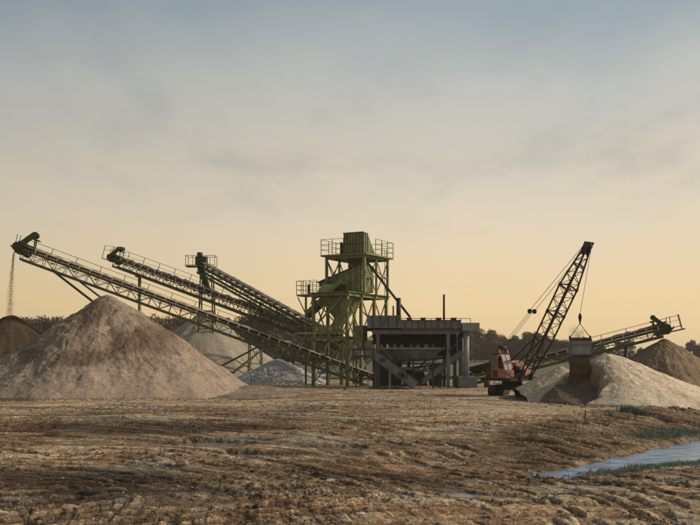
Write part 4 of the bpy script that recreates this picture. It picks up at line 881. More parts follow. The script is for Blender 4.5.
# frame columns
for p in (376.5, 447): pbox(gl, 'column', (GX(p), 92.25, -.2), (GX(p) + .34, 92.6, GZ(334)), 'grey')
for p in (377, 410, 447, 458): pbox(gl, 'rear_column', (GX(p), 96.0, -.2), (GX(p) + .3, 96.28, GZ(330)), 'grey_dark')
pbar(gl, 'brace', (GX(381), 92.4, .3), (GX(446), 92.4, GZ(362)), .12, 'grey_dark'); pbar(gl, 'brace', (GX(381), 96.1, GZ(360)), (GX(446), 96.1, .3), .14, 'grey_dark')
for z in (GZ(364), GZ(378)): pbar(gl, 'girt', (GX(379), 96.05, z), (GX(459), 96.05, z), .16, 'grey_dark')
pcyl(gl, 'round_column', (GX(466.5), 92.2, GZ(377)), (GX(466.5), 92.2, GZ(331)), .30, 'grey_light', 18); pcyl(gl, 'round_column', (GX(466.5), 96, GZ(377)), (GX(466.5), 96, GZ(331)), .30, 'grey_light', 18)
pbox(gl, 'footing', (GX(458), 91.3, -.2), (GX(476.5), 93.1, GZ(376.5)), 'concrete'); pbox(gl, 'footing', (GX(458), 95.1, -.2), (GX(476.5), 96.9, GZ(376.5)), 'concrete')
pbar(gl, 'side_brace', (GX(449), 92.2, GZ(352)), (GX(464), 92.2, GZ(336)), .14, 'grey_dark')
pbox(gl, 'rear_sheet', (GX(380), 95.6, .1), (GX(404), 95.75, GZ(361)), 'grey_dark'); pbox(gl, 'rear_sheet', (GX(432), 95.6, .1), (GX(446), 95.75, GZ(364)), 'grey_dark')
B().prism([(GX(404), 95.2, .1), (GX(431), 95.2, .1), (GX(426), 95.2, GZ(371)), (GX(409), 95.2, GZ(366))], V(0, .5, 0)).obj('crusher_housing', 'grey_dark', gl)
pcyl(gl, 'crusher_wheel', (GX(416), 95.05, GZ(376)), (GX(416), 94.85, GZ(376)), .8, 'dark', 20)
for k, (p0, z0, p1, z1) in enumerate(((385, 366, 436, 372), (383, 358, 408, 379), (398, 362, 445, 358), (420, 386, 446, 362), (388, 372, 430, 366), (404, 388, 428, 360))): pbar(gl, 'lower_strut', (GX(p0), 92.9 + .3 * k, GZ(z0)), (GX(p1), 92.9 + .3 * k, GZ(z1)), .16 if k % 2 else .24, 'grey_dark' if k % 3 else 'grey')
for p in (395, 413, 433): pbox(gl, 'hopper_leg', (GX(p), 92.7, -.2), (GX(p) + .16, 92.86, GZ(360)), 'grey_dark')
B().plate([V(GX(384), 92.7, GZ(365)), V(GX(402), 92.7, GZ(378)), V(GX(402), 94.2, GZ(378)), V(GX(384), 94.2, GZ(365))], .06).obj('slide_plate', 'grey_dark', gl)
B().plate([V(GX(434), 92.7, GZ(362)), V(GX(421), 92.7, GZ(372)), V(GX(421), 94.2, GZ(372)), V(GX(434), 94.2, GZ(362))], .06).obj('slide_plate', 'grey', gl)
pbox(gl, 'side_sheet', (GX(462.5), 92.9, GZ(356)), (GX(463.5), 95.9, GZ(331.2)), 'grey_dark')
# inclined feeder in front
fa_, fb_ = V(GX(371), 90.9, GZ(352)), V(GX(415), 90.9, GZ(385))
dv = (fb_ - fa_).normalized(); un = V(-dv.z, 0, dv.x); un = un if un.z > 0 else -un
fe = thing('feeder', 'inclined grey channel feeder with two drums at its top, before the bin plant', 'feeder', (fa_.x, fa_.y, 0))
for yy, m_ in ((90.5, 'grey'), (91.6, 'grey_dark')): B().obox((fa_ + fb_) / 2 + V(0, yy - 90.9, 0), (fb_ - fa_) / 2, V(0, .05, 0), un * .46).obj('side_plate', m_, fe)
for sgn in (-1, 1): B().obox((fa_ + fb_) / 2 + V(0, 90.42 - 90.9, 0) + un * sgn * .46, (fb_ - fa_) / 2, V(0, .09, 0), un * .05).obj('flange', 'grey_dark', fe)
B().obox((fa_ + fb_) / 2 + V(0, .15, 0) + un * .3, (fb_ - fa_) / 2, V(0, .5, 0), un * .03).obj('belt', 'belt', fe)
for f in (.25, .66, .74): pbox(fe, 'hatch', (fa_.lerp(fb_, f).x - .3, 90.38, fa_.lerp(fb_, f).z - .22), (fa_.lerp(fb_, f).x + .3, 90.45, fa_.lerp(fb_, f).z + .25), 'grey_dark')
pbox(fe, 'post', (GX(388), 90.2, -.2), (GX(388) + .22, 90.4, GZ(364)), 'grey'); pbox(fe, 'post', (GX(374), 91.7, -.2), (GX(374) + .2, 91.9, GZ(354)), 'grey')
B().obox(fa_ + V(-.9, .2, .25), V(1.1, 0, 0), V(0, .7, 0), V(0, 0, .10)).obj('head_frame', 'grey_dark', fe)
B().obox(fa_ + V(-.9, .2, -.45), V(1.0, 0, 0), V(0, .6, 0), V(0, 0, .10)).obj('head_frame', 'grey_dark', fe)
for dx in (-1.3, -.35):
    d_ = pcyl(fe, 'drum', fa_ + V(dx, -.55, .75), fa_ + V(dx, 1.0, .75), .34, 'grey', 16); pcyl(d_, 'hub', fa_ + V(dx, -.62, .75), fa_ + V(dx, -.55, .75), .12, 'grey', 10)
    pcyl(fe, 'roller', fa_ + V(dx, -.55, -.1), fa_ + V(dx, 1.0, -.1), .30, 'grey', 14)
for dx in (-1.7, -.8, .1): pbar(fe, 'head_post', fa_ + V(dx, -.5, .3), fa_ + V(dx + .3, -.5, -1.2), .1, 'grey_dark')
for dx in (-1.6, .2): pbox(fe, 'leg', (fa_.x + dx, 91.5, -.2), (fa_.x + dx + .14, 91.64, fa_.z - .5), 'green_dark')
# short discharge conveyor under the hopper, rising to the right
f2 = thing('discharge_conveyor', 'short dark conveyor sloping down under the grey hopper', 'conveyor', (GX(440), 94.2, 0))
sA, sB = V(GX(424), 93.2, GZ(382)), V(GX(463), 93.2, GZ(352)); d2 = (sB - sA).normalized(); u2 = V(-d2.z, 0, d2.x)
for yy in (92.8, 94.0): B().obox((sA + sB) / 2 + V(0, yy - 93.2, 0), (sB - sA) / 2, V(0, .05, 0), u2 * .28).obj('side_plate', 'grey', f2)
B().obox((sA + sB) / 2 + V(0, .2, 0) + u2 * .22, (sB - sA) / 2, V(0, .5, 0), u2 * .03).obj('belt', 'belt', f2)
for k in range(9): pcyl(f2, 'idler', sA.lerp(sB, k / 8) + V(0, -.4, -.1), sA.lerp(sB, k / 8) + V(0, .8, -.1), .09, 'steel_pale', 8)
pbox(f2, 'leg', (GX(440), 92.9, -.2), (GX(440) + .16, 93.06, GZ(371)), 'grey_dark'); pbox(f2, 'leg', (GX(456), 92.9, -.2), (GX(456) + .16, 93.06, GZ(359)), 'grey_dark')
pbar(f2, 'tie', (GX(428), 92.9, GZ(366)), (GX(455), 92.9, GZ(379)), .14, 'grey')

# ------------------------------------------------------------------ crawler crane
CX, CY = 13.55, 75.3
gz0 = zat(CX, CY)
cr_ = thing('crawler_crane', 'faded orange crawler crane with a dark lattice boom', 'crane', (CX, CY, gz0))
ta = math.radians(60); td = V(math.cos(ta), math.sin(ta), 0); tn_ = V(math.sin(ta), -math.cos(ta), 0)
C0 = V(CX, CY, gz0)
for s in (-1, 1):
    tc_ = C0 + tn_ * (1.15 * s)
    a_, b_ = tc_ - td * 1.35 + V(0, 0, .46), tc_ + td * 1.35 + V(0, 0, .46)
    trk = capsule(a_ - tn_ * .24, b_ - tn_ * .24, .40, tn_ * .48, 8).obj('track_frame', 'dark', cr_)
    # shoes of the track
    per = []
    Ls = (b_ - a_).length; nst = 11
    for i in range(nst): per.append((a_ + td * (Ls * i / nst) + V(0, 0, .43), td)); per.append((b_ - td * (Ls * i / nst) - V(0, 0, .43), -td))
    for i in range(6):
        g = math.pi * (i + .5) / 6
        per.append((b_ + (V(0, 0, 1) * math.cos(g) + td * math.sin(g)) * .43, (td * math.cos(g) - V(0, 0, 1) * math.sin(g)))); per.append((a_ + (V(0, 0, -1) * math.cos(g) - td * math.sin(g)) * .43, (-td * math.cos(g) + V(0, 0, 1) * math.sin(g))))
    for p, dd in per:
        nn = dd.cross(tn_).normalized(); B().obox(p, dd * .105, tn_ * .29, nn * .035).obj('track_shoe', 'dark', trk)
    for e in (a_, b_): pcyl(trk, 'sprocket', e - tn_ * .27, e + tn_ * .27, .27, 'rust', 12)
    for k in range(4): pcyl(trk, 'roller', a_.lerp(b_, (k + .7) / 4.4) - tn_ * .26 - V(0, 0, .2), a_.lerp(b_, (k + .7) / 4.4) + tn_ * .26 - V(0, 0, .2), .14, 'rust', 10)
B().obox(C0 + V(0, 0, .75), td * .8, tn_ * 1.1, V(0, 0, .22)).obj('carbody', 'dark', cr_)
pcyl(cr_, 'turntable', C0 + V(0, 0, .95), C0 + V(0, 0, 1.3), .85, 'dark', 20)
ph = math.radians(-55); fw = V(math.cos(ph), math.sin(ph), 0); rt = V(fw.y, -fw.x, 0)
def K(f, r, z): return C0 + fw * f + rt * r + V(0, 0, z)
B().obox(K(-.25, .15, 1.42), fw * 1.75, rt * 1.55, V(0, 0, .12)).obj('deck', 'dark', cr_)
B().obox(K(-1.8, -.2, 1.95), fw * .3, rt * 1.15, V(0, 0, .42)).obj('counterweight', 'rust', cr_)
# engine house
B().prism([K(-1.48, -1.25, 1.55), K(-1.48, -1.25, 2.7), K(-1.3, -1.25, 2.95), K(-.1, -1.25, 2.95), K(.35, -1.25, 2.55), K(.9, -1.25, 1.95), K(.9, -1.25, 1.55)], rt * 1.5).obj('engine_house', 'orange', cr_)
for f in (-1.1, -.6, -.1): B().obox(K(f, .27, 2.2), fw * .2, rt * .02, V(0, 0, .35)).obj('louvre', 'dark', cr_)
B().obox(K(.85, -.75, 1.9), fw * .35, rt * .4, V(0, 0, .32)).obj('hood', 'orange', cr_)
B().obox(K(.3, -.3, 2.2), fw * .4, rt * .5, V(0, 0, .6)).obj('winch_cover', 'orange', cr_)
# operator's cab on the near side
cb = B().obox(K(-.75, 1.15, 2.55), fw * .06, rt * .45, V(0, 0, 1.0)).obj('cab_back', 'orange', cr_)
B().prism([K(-.8, .72, 3.48), K(.35, .72, 3.48), K(.35, .72, 3.58), K(-.8, .72, 3.58)], rt * .90).obj('cab_roof', 'rust', cr_)
B().prism([K(-.7, 1.55, 1.55), K(.95, 1.55, 1.55), K(.95, 1.55, 1.95), K(.75, 1.55, 2.3), K(-.7, 1.55, 2.25)], rt * .06).obj('cab_side', 'orange', cr_)
B().prism([K(-.7, .70, 1.55), K(.95, .70, 1.55), K(.95, .70, 1.95), K(.75, .70, 2.3), K(-.7, .70, 3.4)], rt * .05).obj('cab_side', 'orange', cr_)
B().obox(K(.92, 1.15, 1.85), fw * .05, rt * .42, V(0, 0, .32)).obj('cab_front', 'orange', cr_)
for r in (.73, 1.58):
    pbar(cr_, 'cab_pillar', K(.8, r, 2.15), K(.32, r, 3.5), .09, 'orange'); pbar(cr_, 'cab_pillar', K(-.1, r, 2.2), K(-.1, r, 3.5), .08, 'orange')
    pbar(cr_, 'cab_sill', K(-.7, r, 2.28), K(.8, r, 2.28), .07, 'orange')
gl_ = B().plate([K(.80, .76, 2.2), K(.80, 1.55, 2.2), K(.36, 1.55, 3.44), K(.36, .76, 3.44)], .02).obj('windscreen', 'glass', cr_)
B().plate([K(-.68, 1.59, 2.32), K(-.14, 1.59, 2.32), K(-.14, 1.59, 3.42), K(-.68, 1.59, 3.42)], .02).obj('side_window', 'glass', cr_)
B().obox(K(-.35, 1.15, 1.95), fw * .22, rt * .25, V(0, 0, .4)).obj('seat', 'dark', cr_)
for k in range(3): pbar(cr_, 'lever', K(.25, .9 + k * .18, 1.6), K(.2, .9 + k * .18, 2.4), .035, 'dark')
pcyl(cr_, 'hoist_drum', K(.35, -.45, 2.0), K(.35, .55, 2.0), .34, 'rust', 14)
for z_ in (1.62, 2.15, 2.68): pbar(cr_, 'seam', K(-1.48, .27, z_), K(.1 if z_ > 2.5 else .5, .27, z_), .03, 'rust')
for f_ in (-1.45, -.75, -.02, .45): pbar(cr_, 'seam', K(f_, .28, 1.56), K(f_, .28, 2.85 if f_ < 0 else 2.4), .03, 'rust')
B().obox(K(-.35, 1.62, 1.90), fw * .28, rt * .015, V(0, 0, .30)).obj('door_panel', 'rust', cr_)
pbar(cr_, 'grab_rail', K(-.75, 1.70, 2.0), K(-.75, 1.70, 3.2), .035, 'dark'); pbar(cr_, 'step', K(-.4, 1.72, 1.1), K(.3, 1.72, 1.1), .2, 'dark', .04)
for f_ in (-.35, .25): pbar(cr_, 'step_hanger', K(f_, 1.68, 1.1), K(f_, 1.68, 1.4), .04, 'dark')
pcyl(cr_, 'exhaust', K(-1.0, -.6, 2.95), K(-1.0, -.6, 3.55), .06, 'rust', 8); pcyl(cr_, 'muffler', K(-1.0, -.6, 3.0), K(-.4, -.6, 3.0), .12, 'rust', 10)
pbar(cr_, 'window_bar', K(.83, 1.15, 2.2), K(.38, 1.15, 3.46), .04, 'orange'); pbar(cr_, 'window_bar', K(.60, .72, 2.85), K(.60, 1.6, 2.85), .04, 'orange')
pcyl(cr_, 'swing_drum', K(.85, -.35, 2.25), K(.85, .5, 2.25), .26, 'dark', 14)
pbar(cr_, 'deck_rail', K(1.45, -1.3, 1.6), K(1.45, 1.6, 1.6), .06, 'dark')
# gantry
GT = K(-1.2, -.1, 4.05)
for r in (-.65, .45):
    pbar(cr_, 'gantry_leg', K(-.3, r, 1.6), K(-1.2, r * .8, 4.0), .11, 'orange'); pbar(cr_, 'gantry_leg', K(-1.9, r, 1.6), K(-1.2, r * .8, 4.0), .10, 'rust')
pcyl(cr_, 'gantry_sheave', K(-1.2, -.5, 4.05), K(-1.2, .35, 4.05), .20, 'dark', 12)
# lattice boom
foot = K(1.45, -.1, 1.62); BR = (588 / F - 350 / F) ; BR = (BR * foot.y - foot.x) / (fw.x - BR * fw.y); TIPX = foot.x + fw.x * BR; TIPY = foot.y + fw.y * BR
tip = V(TIPX, TIPY, CAM_H + (HY - 246) / F * TIPY)
bd = (tip - foot); BL = bd.length; bd = bd / BL; bu = rt.cross(bd); bu = bu if bu.z > 0 else -bu     # bu: towards the back of the boom
def BP(s, r, q): return foot + bd * s + rt * r + bu * q
def sect(s):                                   # half width, half depth along the boom
    f = s / BL
    if f < .30: k = f / .30; return .58 - .05 * k, .06 + .42 * k
    if f < .70: return .53, .48
    k = (f - .70) / .30; return .53 - .33 * k, .48 - .33 * k
st_s = [0, .30 * BL, .46 * BL, .58 * BL, .70 * BL, .80 * BL, .90 * BL, BL]
for a, b in zip((0, .30, .70), (.30, .70, 1.0)):
    (w0, d0), (w1, d1) = sect(a * BL + 1e-6), sect(b * BL - 1e-6)
    for sr in (-1, 1):
        for sq in (-1, 1): pbar(cr_, 'boom_chord', BP(a * BL, sr * w0, sq * d0), BP(b * BL, sr * w1, sq * d1), .10, 'dark')
fr = [.16, .30, .50, .70, .86]
for f in fr:
    w0, d0 = sect(f * BL); cs = [(-1, -1), (1, -1), (1, 1), (-1, 1)]
    for i in range(4):
        (p, q), (p2, q2) = cs[i], cs[(i + 1) % 4]; pbar(cr_, 'boom_frame', BP(f * BL, p * w0, q * d0), BP(f * BL, p2 * w0, q2 * d0), .10 if f in (.30, .5, .7) else .07, 'dark')
    if f in (.30, .50, .70):
        for (p, q) in cs:                      # gusset plates at the section joints
            B().obox(BP(f * BL, p * w0, q * d0), bd * .16, rt * .07, bu * .07).obj('gusset', 'dark', cr_)
ks = np.concatenate([np.linspace(.0, .30, 3), np.linspace(.30, .70, 9)[1:], np.linspace(.70, .97, 7)[1:]])
for i, (a, b) in enumerate(zip(ks, ks[1:])):
    (w0, d0), (w1, d1) = sect(a * BL), sect(b * BL); sg = 1 if i % 2 else -1
    for sr in (-1, 1):
        if a > .1: pbar(cr_, 'lacing', BP(a * BL, sr * w0, -sg * d0), BP(b * BL, sr * w1, sg * d1), .045, 'dark')
        if a >= .3: pbar(cr_, 'lacing', BP(a * BL, -sg * w0, sr * d0), BP(b * BL, sg * w1, sr * d1), .045, 'dark')
for sr in (-1, 1): B().plate([BP(BL * .94, sr * .24, -.2), BP(BL * .94, sr * .24, .25), BP(BL * 1.02, sr * .2, .32), BP(BL * 1.035, sr * .2, -.25)], .05).obj('head_plate', 'grey_dark', cr_)
pcyl(cr_, 'boom_sheave', BP(BL * 1.0, -.16, 0), BP(BL * 1.0, .16, 0), .33, 'dark', 16)
for r in (-.62, .62): B().obox(BP(.0, r, 0), fw * .2, rt * .06, V(0, 0, .25)).obj('foot_lug', 'dark', cr_)
for sr in (-1, 1):                                # stay bars on the lower section
    pbar(cr_, 'foot_stay', K(-.1, sr * .55, 2.55), BP(.29 * BL, sr * .53, .45), .09, 'dark')
# pendants, bridle and hoist line
mid = GT.lerp(BP(BL, 0, .3), .38)
for r in (-.28, 0., .28): pcyl(cr_, 'boom_hoist_rope', GT + rt * r, mid + rt * r * .8, .018, 'cable', 5)
for r in (-.3, .3): pcyl(cr_, 'pendant', mid + rt * r, BP(BL * .995, r * .7, .25), .022, 'cable', 5)
br_ = pbar(cr_, 'bridle', mid - rt * .42, mid + rt * .42, .12, 'dark', .16)
for r in (-.28, .28): pcyl(br_, 'bridle_sheave', mid + rt * (r - .06) - V(0, 0, .05), mid + rt * (r + .06) - V(0, 0, .05), .20, 'dark', 12)
BK = V((580 - 350) / F * (TIPY - .3), TIPY - .3, 0)
hkz = CAM_H + (HY - 321) / F * BK.y
pcyl(cr_, 'hoist_rope', BP(BL * 1.01, 0, -.33), V(BK.x, BK.y, hkz + .5), .018, 'cable', 5)
hk = pcyl(cr_, 'hook_block', V(BK.x - .06, BK.y, hkz + .38), V(BK.x + .06, BK.y, hkz + .38), .2, 'dark', 12)
B().frustum([V(BK.x - .13, BK.y - .08, hkz + .35), V(BK.x + .13, BK.y - .08, hkz + .35), V(BK.x + .13, BK.y + .08, hkz + .35), V(BK.x - .13, BK.y + .08, hkz + .35)], [V(BK.x - .06, BK.y - .05, hkz - .05), V(BK.x + .06, BK.y - .05, hkz - .05), V(BK.x + .06, BK.y + .05, hkz - .05), V(BK.x - .06, BK.y + .05, hkz - .05)]).obj('block_cheek', 'dark', hk)
pcyl(hk, 'hook', V(BK.x, BK.y, hkz + .0), V(BK.x, BK.y, hkz - .25), .06, 'dark', 8)
# ------------------------------------------------------------------ bucket and the sand it drops
kz1 = CAM_H + (HY - 339) / F * BK.y; kz0 = CAM_H + (HY - 356) / F * BK.y; hw_ = .69
bk = thing('bucket', 'grey steel bucket hanging on chains from the crane boom', 'bucket', (BK.x, BK.y, kz0))
for sx in (-1, 1): B().prism([(BK.x + sx * hw_, BK.y - .42, kz1), (BK.x + sx * hw_, BK.y + .42, kz1 - .1), (BK.x + sx * hw_, BK.y + .55, kz0), (BK.x + sx * hw_, BK.y - .55, kz0 - .05)], V(.05 * sx, 0, 0)).obj('side_plate', 'grey', bk)
B().plate([(BK.x - hw_, BK.y - .45, kz1 - .02), (BK.x + hw_, BK.y - .45, kz1 - .02), (BK.x + hw_, BK.y - .56, kz0), (BK.x - hw_, BK.y - .56, kz0)], .05).obj('front_plate', 'grey_light', bk)
B().plate([(BK.x - hw_, BK.y + .42, kz1 - .02), (BK.x + hw_, BK.y + .42, kz1 - .02), (BK.x + hw_, BK.y + .55, kz0), (BK.x - hw_, BK.y + .55, kz0)], .05).obj('back_plate', 'grey', bk)
for z, m_ in ((kz1 - .06, 'grey_dark'), (kz1 - .42, 'grey'), (kz0 + .06, 'grey_dark')): pbar(bk, 'band', (BK.x - hw_ - .07, BK.y - .57, z), (BK.x + hw_ + .07, BK.y - .57, z), .08, m_, .13)
pbar(bk, 'top_bar', (BK.x - hw_ - .1, BK.y, kz1 + .03), (BK.x + hw_ + .1, BK.y, kz1 + .03), .14, 'grey_dark')
for sx in (-1, 1):
    B().obox(V(BK.x + sx * (hw_ + .08), BK.y, kz1 + .08), V(.05, 0, 0), V(0, .12, 0), V(0, 0, .16)).obj('lug', 'dark', bk)
    for yo in (-.05, .05): pcyl(bk, 'chain', V(BK.x, BK.y, hkz - .2), V(BK.x + sx * (hw_ + .05), BK.y + yo, kz1 + .18), .022, 'cable', 5)
# falling curtain of wet sand
nz, nx_ = 60, 40; vs = []; zb = gz0 + .9
ring = []
for j in range(nx_):
    g = j / nx_ * 4; k = int(g); t = g - k
    ring.append([(-1 + 2 * t, -1), (1, -1 + 2 * t), (1 - 2 * t, 1), (-1, 1 - 2 * t)][k])
ring = np.array(ring)
vv = []
for i in range(nz):
    f = i / (nz - 1); z = kz0 * (1 - f) + zb * f
    w_ = (hw_ - .03) * (1 - .02 * f + .12 * max(0, f - .85) / .15); d_ = .48 * (1 + .3 * max(0, f - .8) / .2)
    jit = .035 * gn(np.arange(nx_) * .9 + 3, np.full(nx_, z * 2.2), 401) + .05 * gn(np.arange(nx_) * .3, np.full(nx_, z * 1.1), 402)
    # clots fall in ragged waves
    wv = .05 * math.sin(z * 7 + math.sin(z * 3)) 
    for j in range(nx_): vv.append((BK.x - .05 + ring[j, 0] * (w_ + jit[j]), BK.y + ring[j, 1] * (d_ + jit[j] * 1.5 + wv * (1 if ring[j, 1] < 0 else 0)), z))
i_ = np.arange(nz * nx_).reshape(nz, nx_); j_ = np.roll(i_, -1, 1)
fs_ = np.stack([i_[:-1], i_[1:], j_[1:], j_[:-1]], -1).reshape(-1, 4)
tag(link('falling_sand', mesh_np('falling_sand', np.array(vv), fs_), 'wet_sand'), 'dark brown curtain of wet sand pouring from the hanging bucket', 'falling sand')
# grit trickling from the longest conveyor
n_ = 2600; hz = HA.z - .5; t = rng.random(n_); zt = 7.2 + (hz - 7.2) * t
hx = HA.x - .55 - .5 * (1 - t) ** .7; sp_ = .04 + .16 * (1 - t)
pos = np.stack([hx + rng.normal(size=n_) * sp_, HA.y - .1 + rng.normal(size=n_) * sp_, zt], 1)
tag(lumps('trickling_grit', pos, .006 + .008 * rng.random(n_), 'trickle', None, 3.0), 'thin trickle of reddish grit falling from the conveyor head', 'grit', None, 'stuff')

# ------------------------------------------------------------------ small things
def rock(px_, py_, wpx, m, label, flat=.5, seed=0):
    z = -.9; 
    for _ in range(6):
        Y = F * (CAM_H - z) / (py_ - HY); x = (px_ - 350) / F * Y; z = zat(x, Y)
    r = wpx / F * Y / 2; rd = np.random.default_rng(seed + int(px_ * 7 + py_))
    v, f = ico()
    # one subdivision for a rounder, chipped stone
    vl = [tuple(p) for p in v]; cache = {}; nf = []
    def midp(a, b):
        k = (min(a, b), max(a, b))
        if k not in cache: q = (np.array(vl[a]) + np.array(vl[b])) / 2; q /= np.linalg.norm(q); vl.append(tuple(q)); cache[k] = len(vl) - 1
        return cache[k]
    for (a, b, c) in f:
        ab, bc, ca = midp(a, b), midp(b, c), midp(c, a); nf += [(a, ab, ca), (b, bc, ab), (c, ca, bc), (ab, bc, ca)]
    p = np.array(vl) * (1 + .22 * (rd.random((len(vl), 1)) - .5) * 2)
    p = p * np.array([r, r * .7, r * flat]); p[:, 2] = np.maximum(p[:, 2], -r * flat * .6)
    o = link('rock', mesh_np('rock', p, np.array(nf), False), m, None, (x, Y, z + r * flat * .25)); o.rotation_euler.z = rd.random() * .8
    return tag(o, label, 'rock')
rock(70, 509, 21, 'rock_pink', 'large flat pinkish rock in the churned mud', .35)
rock(183, 464, 13, 'rock_pink', 'rounded pinkish tan rock alone on the rutted mud', .6)
rock(120, 506, 5, 'rock_pale', 'small white stone beside the large pinkish rock')
rock(196, 497, 9, 'rock_pink', 'flat orange tan slab of stone half sunk in the mud', .3)
rock(331, 482, 12, 'rock_pale', 'pale broken slab lying in the rust brown mud', .35)
rock(366, 457, 4, 'rock_pale', 'tiny white stone out on the middle of the yard')
rock(360, 515, 11, 'rock_pale', 'flat cream stone in the dark ruts', .3)
rock(152, 512, 8, 'rock_pale', 'small flat cream slab in the churned mud', .3)
rock(130, 482, 9, 'rock_brown', 'low brown clod shaped stone in the churned mud', .5)
rock(420, 466, 6, 'rock_brown', 'dark stone on the slope before the stream bank')
rock(603, 443, 7, 'rock_pale', 'pale stone lodged in the cut bank above the stream')
rock(424, 396, 13, 'rock_pale', 'pale boulder lying before the grey bin plant', .5)
rock(300, 478, 5, 'rock_brown', 'small brown stone near the pale broken slab')
rock(556, 499, 7, 'rock_brown', 'brown stone on the near side of the stream')
# clods and grit strewn over the yard
n_ = 17000; yy = 19.5 * (68 / 19.5) ** rng.random(n_); xx = (rng.random(n_) - .5) * .94 * yy
pm_ = fbm(xx * .16, yy * .2, 61, 3); _, ins, _, _, _ = base_h(xx, yy)
kp = (pm_ + .25 * rng.normal(size=n_) > 0) & (ins < .05); xx, yy = xx[kp], yy[kp]
sz = .012 + .065 * rng.random(len(xx)) ** 5
cl = lumps('clods', np.stack([xx, yy, terrain(xx, yy) + sz * .3], 1), sz, 'clod' if 'clod' in M else 'rock_brown', None, .7)
tag(cl, 'small clods of earth strewn over the muddy yard', 'clods', None, 'stuff')
n_ = 900; yy = 19.5 * (90 / 19.5) ** rng.random(n_); xx = (rng.random(n_) - .5) * .94 * yy; _, ins, _, _, _ = base_h(xx, yy); xx, yy = xx[ins < .05], yy[ins < .05]
sz = .015 + .035 * rng.random(len(xx)) ** 3
tag(lumps('pebbles', np.stack([xx, yy, terrain(xx, yy) + sz * .2], 1), sz, 'rock_pale', None, .6), 'scattered pale pebbles on the muddy yard', 'pebbles', None, 'stuff')
# planks and a pipe left lying in the yard
def lying(px0, py0, px1, py1, w, h, name, m, label, cat):
    pts = []
    for a_, b_ in ((px0, py0), (px1, py1)):
        z_ = 0.
        for _ in range(6): Y_ = F * (CAM_H - z_) / (b_ - HY); x_ = (a_ - 350) / F * Y_; z_ = zat(x_, Y_)
        pts.append(V(x_, Y_, z_ + h * .5))
    tag(B().bar(pts[0], pts[1], w, h).obj(name, m), label, cat)
lying(250, 391.5, 297, 390, .30, .12, 'plank', 'wood_pale', 'long pale plank lying before the gravel heap', 'plank')
lying(262, 396, 276, 394.5, .22, .10, 'plank', 'wood_pale', 'short pale plank lying by the foot of the sand spill', 'plank')
lying(345, 390, 372, 389, .25, .20, 'timber', 'wood', 'dark timber baulk lying before the green tower legs', 'timber')
# stake on the bank
z = -.2
for _ in range(6): Y = F * (CAM_H - z) / (428 - HY); x = (585 - 350) / F * Y; z = zat(x, Y)
sk = B(); sk.bar((x, Y, z - .15), (x + .02, Y, z + .86), .045, .06); tag(sk.obj('stake', 'wood'), 'thin wooden survey stake standing on the cut bank', 'stake')
# grass along the stream
def blades(name, label, cx_, cy_, n, sx_, sy_, h, parent=None, lean=.9, kind='stuff', cat='grass', w=.010, turn=0.):
    u_ = rng.normal(size=n) * sx_ * .5; v_ = rng.normal(size=n) * sy_ * .5
    bx = cx_ + u_ * math.cos(turn) - v_ * math.sin(turn); by = cy_ + u_ * math.sin(turn) + v_ * math.cos(turn)
    zb_ = terrain(bx, by); k = zb_ > ZW - .04 if kind == 'stuff' else np.ones(n, bool); bx, by, zb_ = bx[k], by[k], zb_[k]; n = len(bx)
    a_ = rng.random(n) * 6.283; L_ = h * (.45 + .75 * rng.random(n)); ln = lean * L_ * rng.random(n) * 1.4
    base = np.stack([bx, by, zb_ - .02], 1); dv_ = np.stack([np.cos(a_), np.sin(a_), 0 * a_], 1); sd_ = np.stack([-np.sin(a_), np.cos(a_), 0 * a_], 1) * w
    m1 = base + dv_ * (ln * .35)[:, None] + np.array([0, 0, 1]) * (L_ * .6)[:, None]; tp = base + dv_ * ln[:, None] + np.array([0, 0, 1]) * L_[:, None]
    vv_ = np.stack([base - sd_, base + sd_, m1 + sd_ * .8, m1 - sd_ * .8, tp], 1).reshape(-1, 3); o5 = np.arange(n)[:, None] * 5
    fc = np.concatenate([o5 + np.array([[0, 1, 2]]), o5 + np.array([[0, 2, 3]]), o5 + np.array([[3, 2, 4]])])
    me = mesh_np(name, vv_, fc, False); at_ = me.attributes.new('tint', 'FLOAT', 'POINT'); at_.data.foreach_set('value', np.repeat(rng.random(n) * .6, 5).astype(np.float32))
    o = link(name, me, 'grass', parent); return tag(o, label, cat, None, kind) if parent is None else o
for (cx_, cy_, n, sx_, sy_, h, tn) in ((14.0, 37.7, 5200, 4.5, .8, .17, .42), (10.4, 35.5, 2200, 2.2, .5, .12, .5), (19.5, 41.0, 3800, 5, 1.0, .18, .5)):
    blades('bank_grass', 'strip of blue green grass along the near edge of the stream', cx_, cy_, n, sx_, sy_, h, turn=tn)
for (cx_, cy_, n, sx_, sy_, h, tn) in ((18.2, 49.6, 3600, 3.4, 1.0, .19, .75), (15.8, 47.4, 1500, 1.8, .8, .15, .75)):
    blades('bank_grass', 'patch of blue green grass on the cut bank below the pale sand pile', cx_, cy_, n, sx_, sy_, h, turn=tn)
def bush(px_, py_, r, h, label, n=300):
    z = -.2
    for _ in range(6): Y = F * (CAM_H - z) / (py_ - HY); x = (px_ - 350) / F * Y; z = zat(x, Y)
    root = thing('weed_clump', label, 'weeds', (x, Y, z))
    o = blades('leaves', None, x, Y, n, r, r * .7, h, root, .8, None, None, .022)
    o.location = (-x, -Y, -z)
    sbn = B()
    for k in range(6):
        g = random.uniform(0, 6.28); sbn.cyl((x, Y, z - .05), (x + math.cos(g) * r * .5, Y + math.sin(g) * r * .4, z + h * .7), .012, 5, .006)
    sbn.obj('stem', 'bark', root)
bush(630, 419, .6, .5, 'bushy green weed clump at the foot of the pale sand pile', 420)
bush(643, 420, .35, .40, 'lower green weed beside the bushy clump below the sand pile', 140)
bush(610, 413, .25, .30, 'small dark weed alone on the pale track before the sand pile', 70)
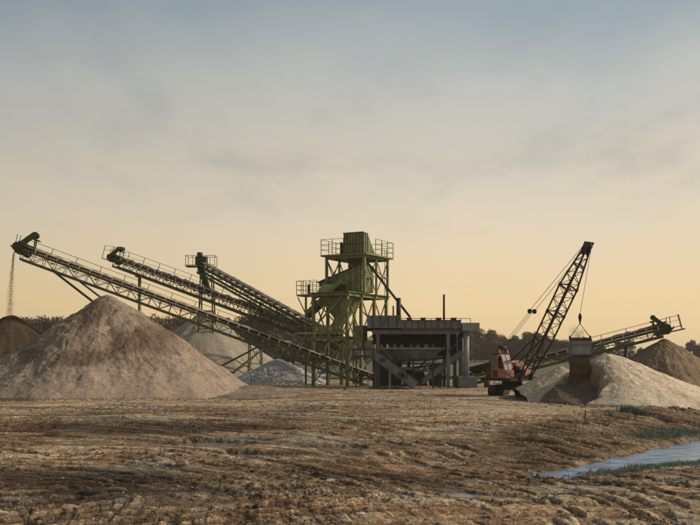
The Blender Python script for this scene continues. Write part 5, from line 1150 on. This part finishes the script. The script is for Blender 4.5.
# rusty barrel beside the crane
Y = 93.; x = (487 - 350) / F * Y; g = zat(x, Y)
bl = thing('oil_drum', 'rusty steel drum standing between the bin plant and the crane', 'drum', (x, Y, g))
pcyl(bl, 'shell', (x, Y, g - .02), (x, Y, g + .88), .32, 'rust', 18)
for zz2 in (.02, .30, .58, .86): pcyl(bl, 'hoop', (x, Y, g + zz2 - .02), (x, Y, g + zz2 + .025), .34, 'rust', 18)
# parked car seen from behind through the tower legs
Y = 115.; x = (322 - 350) / F * Y; g = zat(x, Y)
car = thing('parked_car', 'white car parked behind the legs of the green tower', 'car', (x, Y, g))
def carp(prof, hwid, name, m): return B().prism([(x - hwid, Y + p[0], g + p[1]) for p in prof], V(2 * hwid, 0, 0)).obj(name, m, car)
carp([(-2.1, .35), (-2.15, .75), (-2.0, .95), (2.0, .9), (2.2, .7), (2.15, .35)], .88, 'body', 'white')
carp([(-1.55, .95), (-1.1, 1.42), (.3, 1.45), (1.0, .93)], .74, 'cabin', 'white')
B().plate([(x - .6, Y - 1.53, g + 1.0), (x + .6, Y - 1.53, g + 1.0), (x + .55, Y - 1.15, g + 1.38), (x - .55, Y - 1.15, g + 1.38)], .03).obj('rear_window', 'glass', car)
for s in (-1, 1):
    carp_ = B().plate([(x + s * .75, Y - 1.2, g + 1.0), (x + s * .75, Y + .75, g + 1.0), (x + s * .75, Y + .25, g + 1.38), (x + s * .75, Y - 1.0, g + 1.38)], .03).obj('side_window', 'glass', car)
    pbox(car, 'tail_lamp', (x + s * .68 - .14, Y - 2.19, g + .62), (x + s * .68 + .14, Y - 2.12, g + .80), 'red')
    for yy2 in (-1.35, 1.35):
        w_ = pcyl(car, 'wheel', (x + s * .72, Y + yy2, g + .31), (x + s * .9, Y + yy2, g + .31), .31, 'tyre', 16); pcyl(w_, 'hubcap', (x + s * .9, Y + yy2, g + .31), (x + s * .92, Y + yy2, g + .31), .16, 'steel_pale', 12)
pbox(car, 'bumper', (x - .86, Y - 2.26, g + .36), (x + .86, Y - 2.10, g + .52), 'steel_pale')
# evening haze over the whole yard and wood
hz_ = B().box((-7200, -75, -3.2), (7200, 2700, 24)); ho_ = hz_.obj('haze', mat_haze()); tag(ho_, 'thin warm evening haze over the yard', 'haze', None, 'stuff')
print('objects', len(bpy.data.objects))
